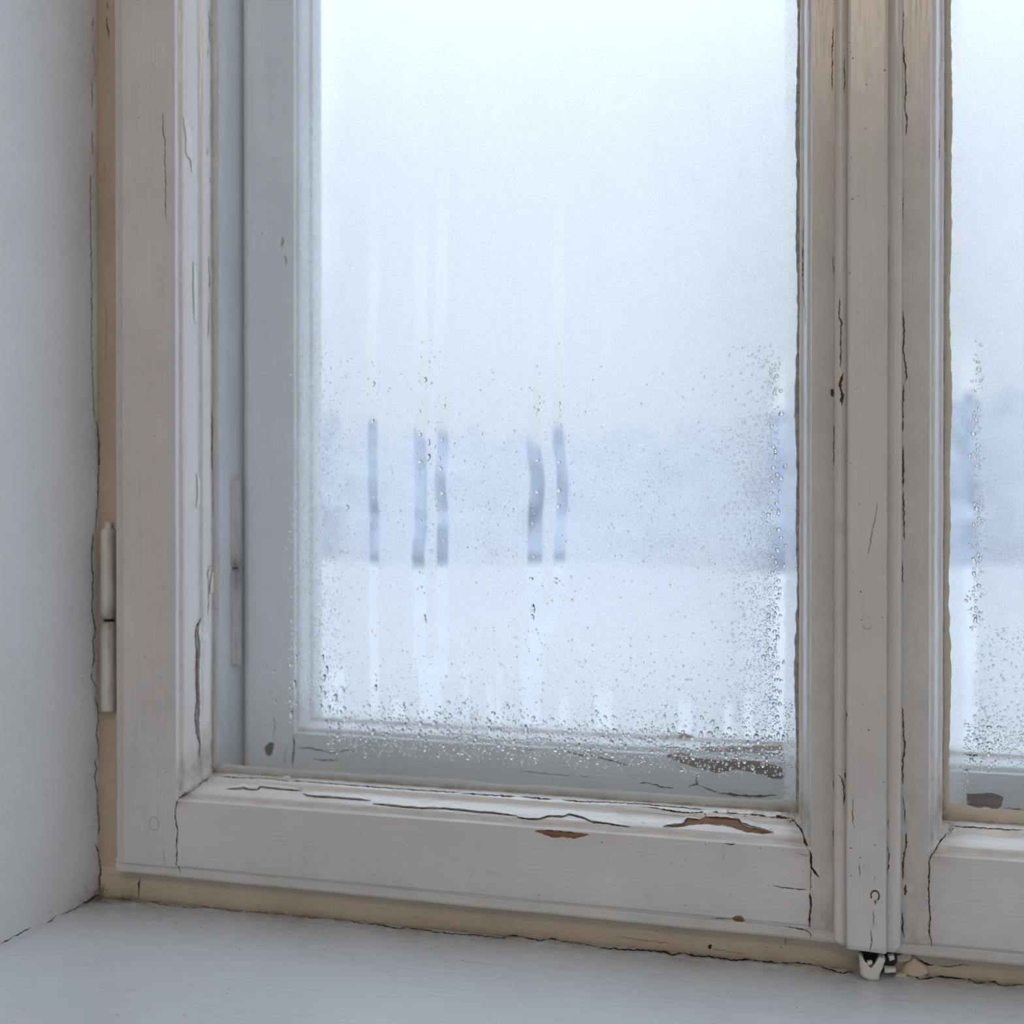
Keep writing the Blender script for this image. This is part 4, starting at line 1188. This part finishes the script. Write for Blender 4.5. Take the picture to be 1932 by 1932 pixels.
for i in range(64):
    x = rb.uniform(640, 1476); y = 1352 + .055 * (x - 640) + rb.gauss(0, 22)
    bigL.append((x, y, rb.uniform(3.0, 5.0), rb.uniform(.75, 1.25), 0))
for i in range(46):
    y = rb.uniform(700, 1390); x = 1461 + 5 * math.sin(y * .03) + rb.gauss(0, 9)
    bigL.append((x, y, rb.uniform(2.8, 4.4), rb.uniform(.8, 1.4), 0))
drops(SL, zonesL, bigL, 'fine_drops', 3)
def zr_edge(rg):
    y = rg.uniform(640, 1190); return 1844 + 4 * math.sin(y * .021) + rg.gauss(0, 6), y, rg.random() < .35 + .65 * (y > 780)
def zr_bot(rg):
    x = rg.uniform(1818, 1945); return x, 1402 + rg.gauss(0, 22), True
def zr_low(rg):
    x = rg.uniform(1838, 1945); return x, rg.uniform(1180, 1400), True
def zr_corner(rg):
    return rg.gauss(1818, 6), rg.uniform(1440, 1545), True
bigR = [(rb.uniform(1822, 1940), 1395 + rb.gauss(0, 20), rb.uniform(2.8, 4.6), rb.uniform(.7, 1.2), 0) for _ in range(26)] + [(1843 + rb.gauss(0, 6), rb.uniform(650, 1180), rb.uniform(2.6, 4.2), rb.uniform(.8, 1.4), 0) for _ in range(26)]
drops(SR, [(zr_edge, 420, 1.2, 3.2, 2), (zr_bot, 760, 1.0, 2.8, 1.6), (zr_low, 360, .8, 2.2, 2), (zr_corner, 170, .7, 1.8, 1.5)], bigR, 'fine_drops', 4)

# ------------------------------------------------------------------ grit and scuffs
def specks(name, tree, parent, boxes, seed, mat='speck'):
    rg = random.Random(seed); VV, FF = [], []
    for (x0, x1, y0, y1, n, s0, s1) in boxes:
        for _ in range(n):
            x, y = rg.uniform(x0, x1), rg.uniform(y0, y1)
            loc, nor = hit(tree, x, y)
            if loc is None: continue
            t1 = nor.cross(Vector((.3, .2, .9))).normalized(); t2 = nor.cross(t1)
            an = rg.random() * 6.28; u = t1 * math.cos(an) + t2 * math.sin(an); w = nor.cross(u)
            a = rg.uniform(s0, s1) * .0003; b = a * rg.uniform(.4, 1)
            k = len(VV)
            for i in range(7):
                q = math.tau * i / 7
                VV.append(tuple(loc + nor * .00015 + u * (a * math.cos(q)) + w * (b * math.sin(q))))
            VV.append(tuple(loc + nor * (.0002 + b * .5)))
            FF += [(k + i, k + (i + 1) % 7, k + 7) for i in range(7)]
    o = obj(name, VV, FF, M[mat], parent)
    o['kind'] = 'stuff'
    return o
specks('grit', bvh(sill), sill, [(30, 1900, 1760, 1930, 70, 1.2, 2.6), (200, 1000, 1715, 1800, 36, 1.2, 3)], 1)
specks('specks', bvh(SL['stile1']), SL['stile1'], [(232, 325, 0, 1620, 46, 1, 2.4)], 2)
specks('specks', bvh(SL['rail']), SL['rail'], [(350, 1520, 1560, 1740, 70, 1, 2.4)], 3)
specks('specks', bvh(moulding), moulding, [(1602, 1672, 0, 1780, 36, 1, 2.8)], 4)
specks('specks', bvh(wall_left), wall_left, [(10, 165, 100, 1680, 22, 1, 2)], 5)
specks('specks', bvh(frail), frail, [(280, 1560, 1665, 1800, 60, 1, 3)], 6)
specks('specks', bvh(OL['stile1'], OL['rail']), OL['stile1'], [(462, 552, 300, 1440, 40, 1.2, 3.5)], 7)

# crumbs of grime in the corners
specks('grime', T_sill, frail, [(176, 204, 1676, 1702, 110, .8, 2.6), (205, 262, 1690, 1703, 50, .8, 2.2), (150, 185, 1694, 1709, 50, .8, 2.4)], 11, 'brown_crack_or_shade')
specks('grime', bvh(SL['railbead'], SL['bead1']), SL['railbead'], [(401, 415, 1440, 1466, 80, .8, 2.4), (416, 560, 1464, 1472, 60, .8, 2)], 12, 'brown_crack_or_shade')
specks('grime', bvh(SL['railbead'], SL['bead2']), SL['railbead'], [(1484, 1502, 1534, 1552, 70, .8, 2.2), (1340, 1490, 1535, 1543, 60, .8, 2)], 13, 'brown_crack_or_shade')
specks('grime', bvh(SR['railbead'], SR['bead2']), SR['railbead'], [(1788, 1799, 1552, 1576, 50, .8, 2)], 14, 'brown_crack_or_shade')
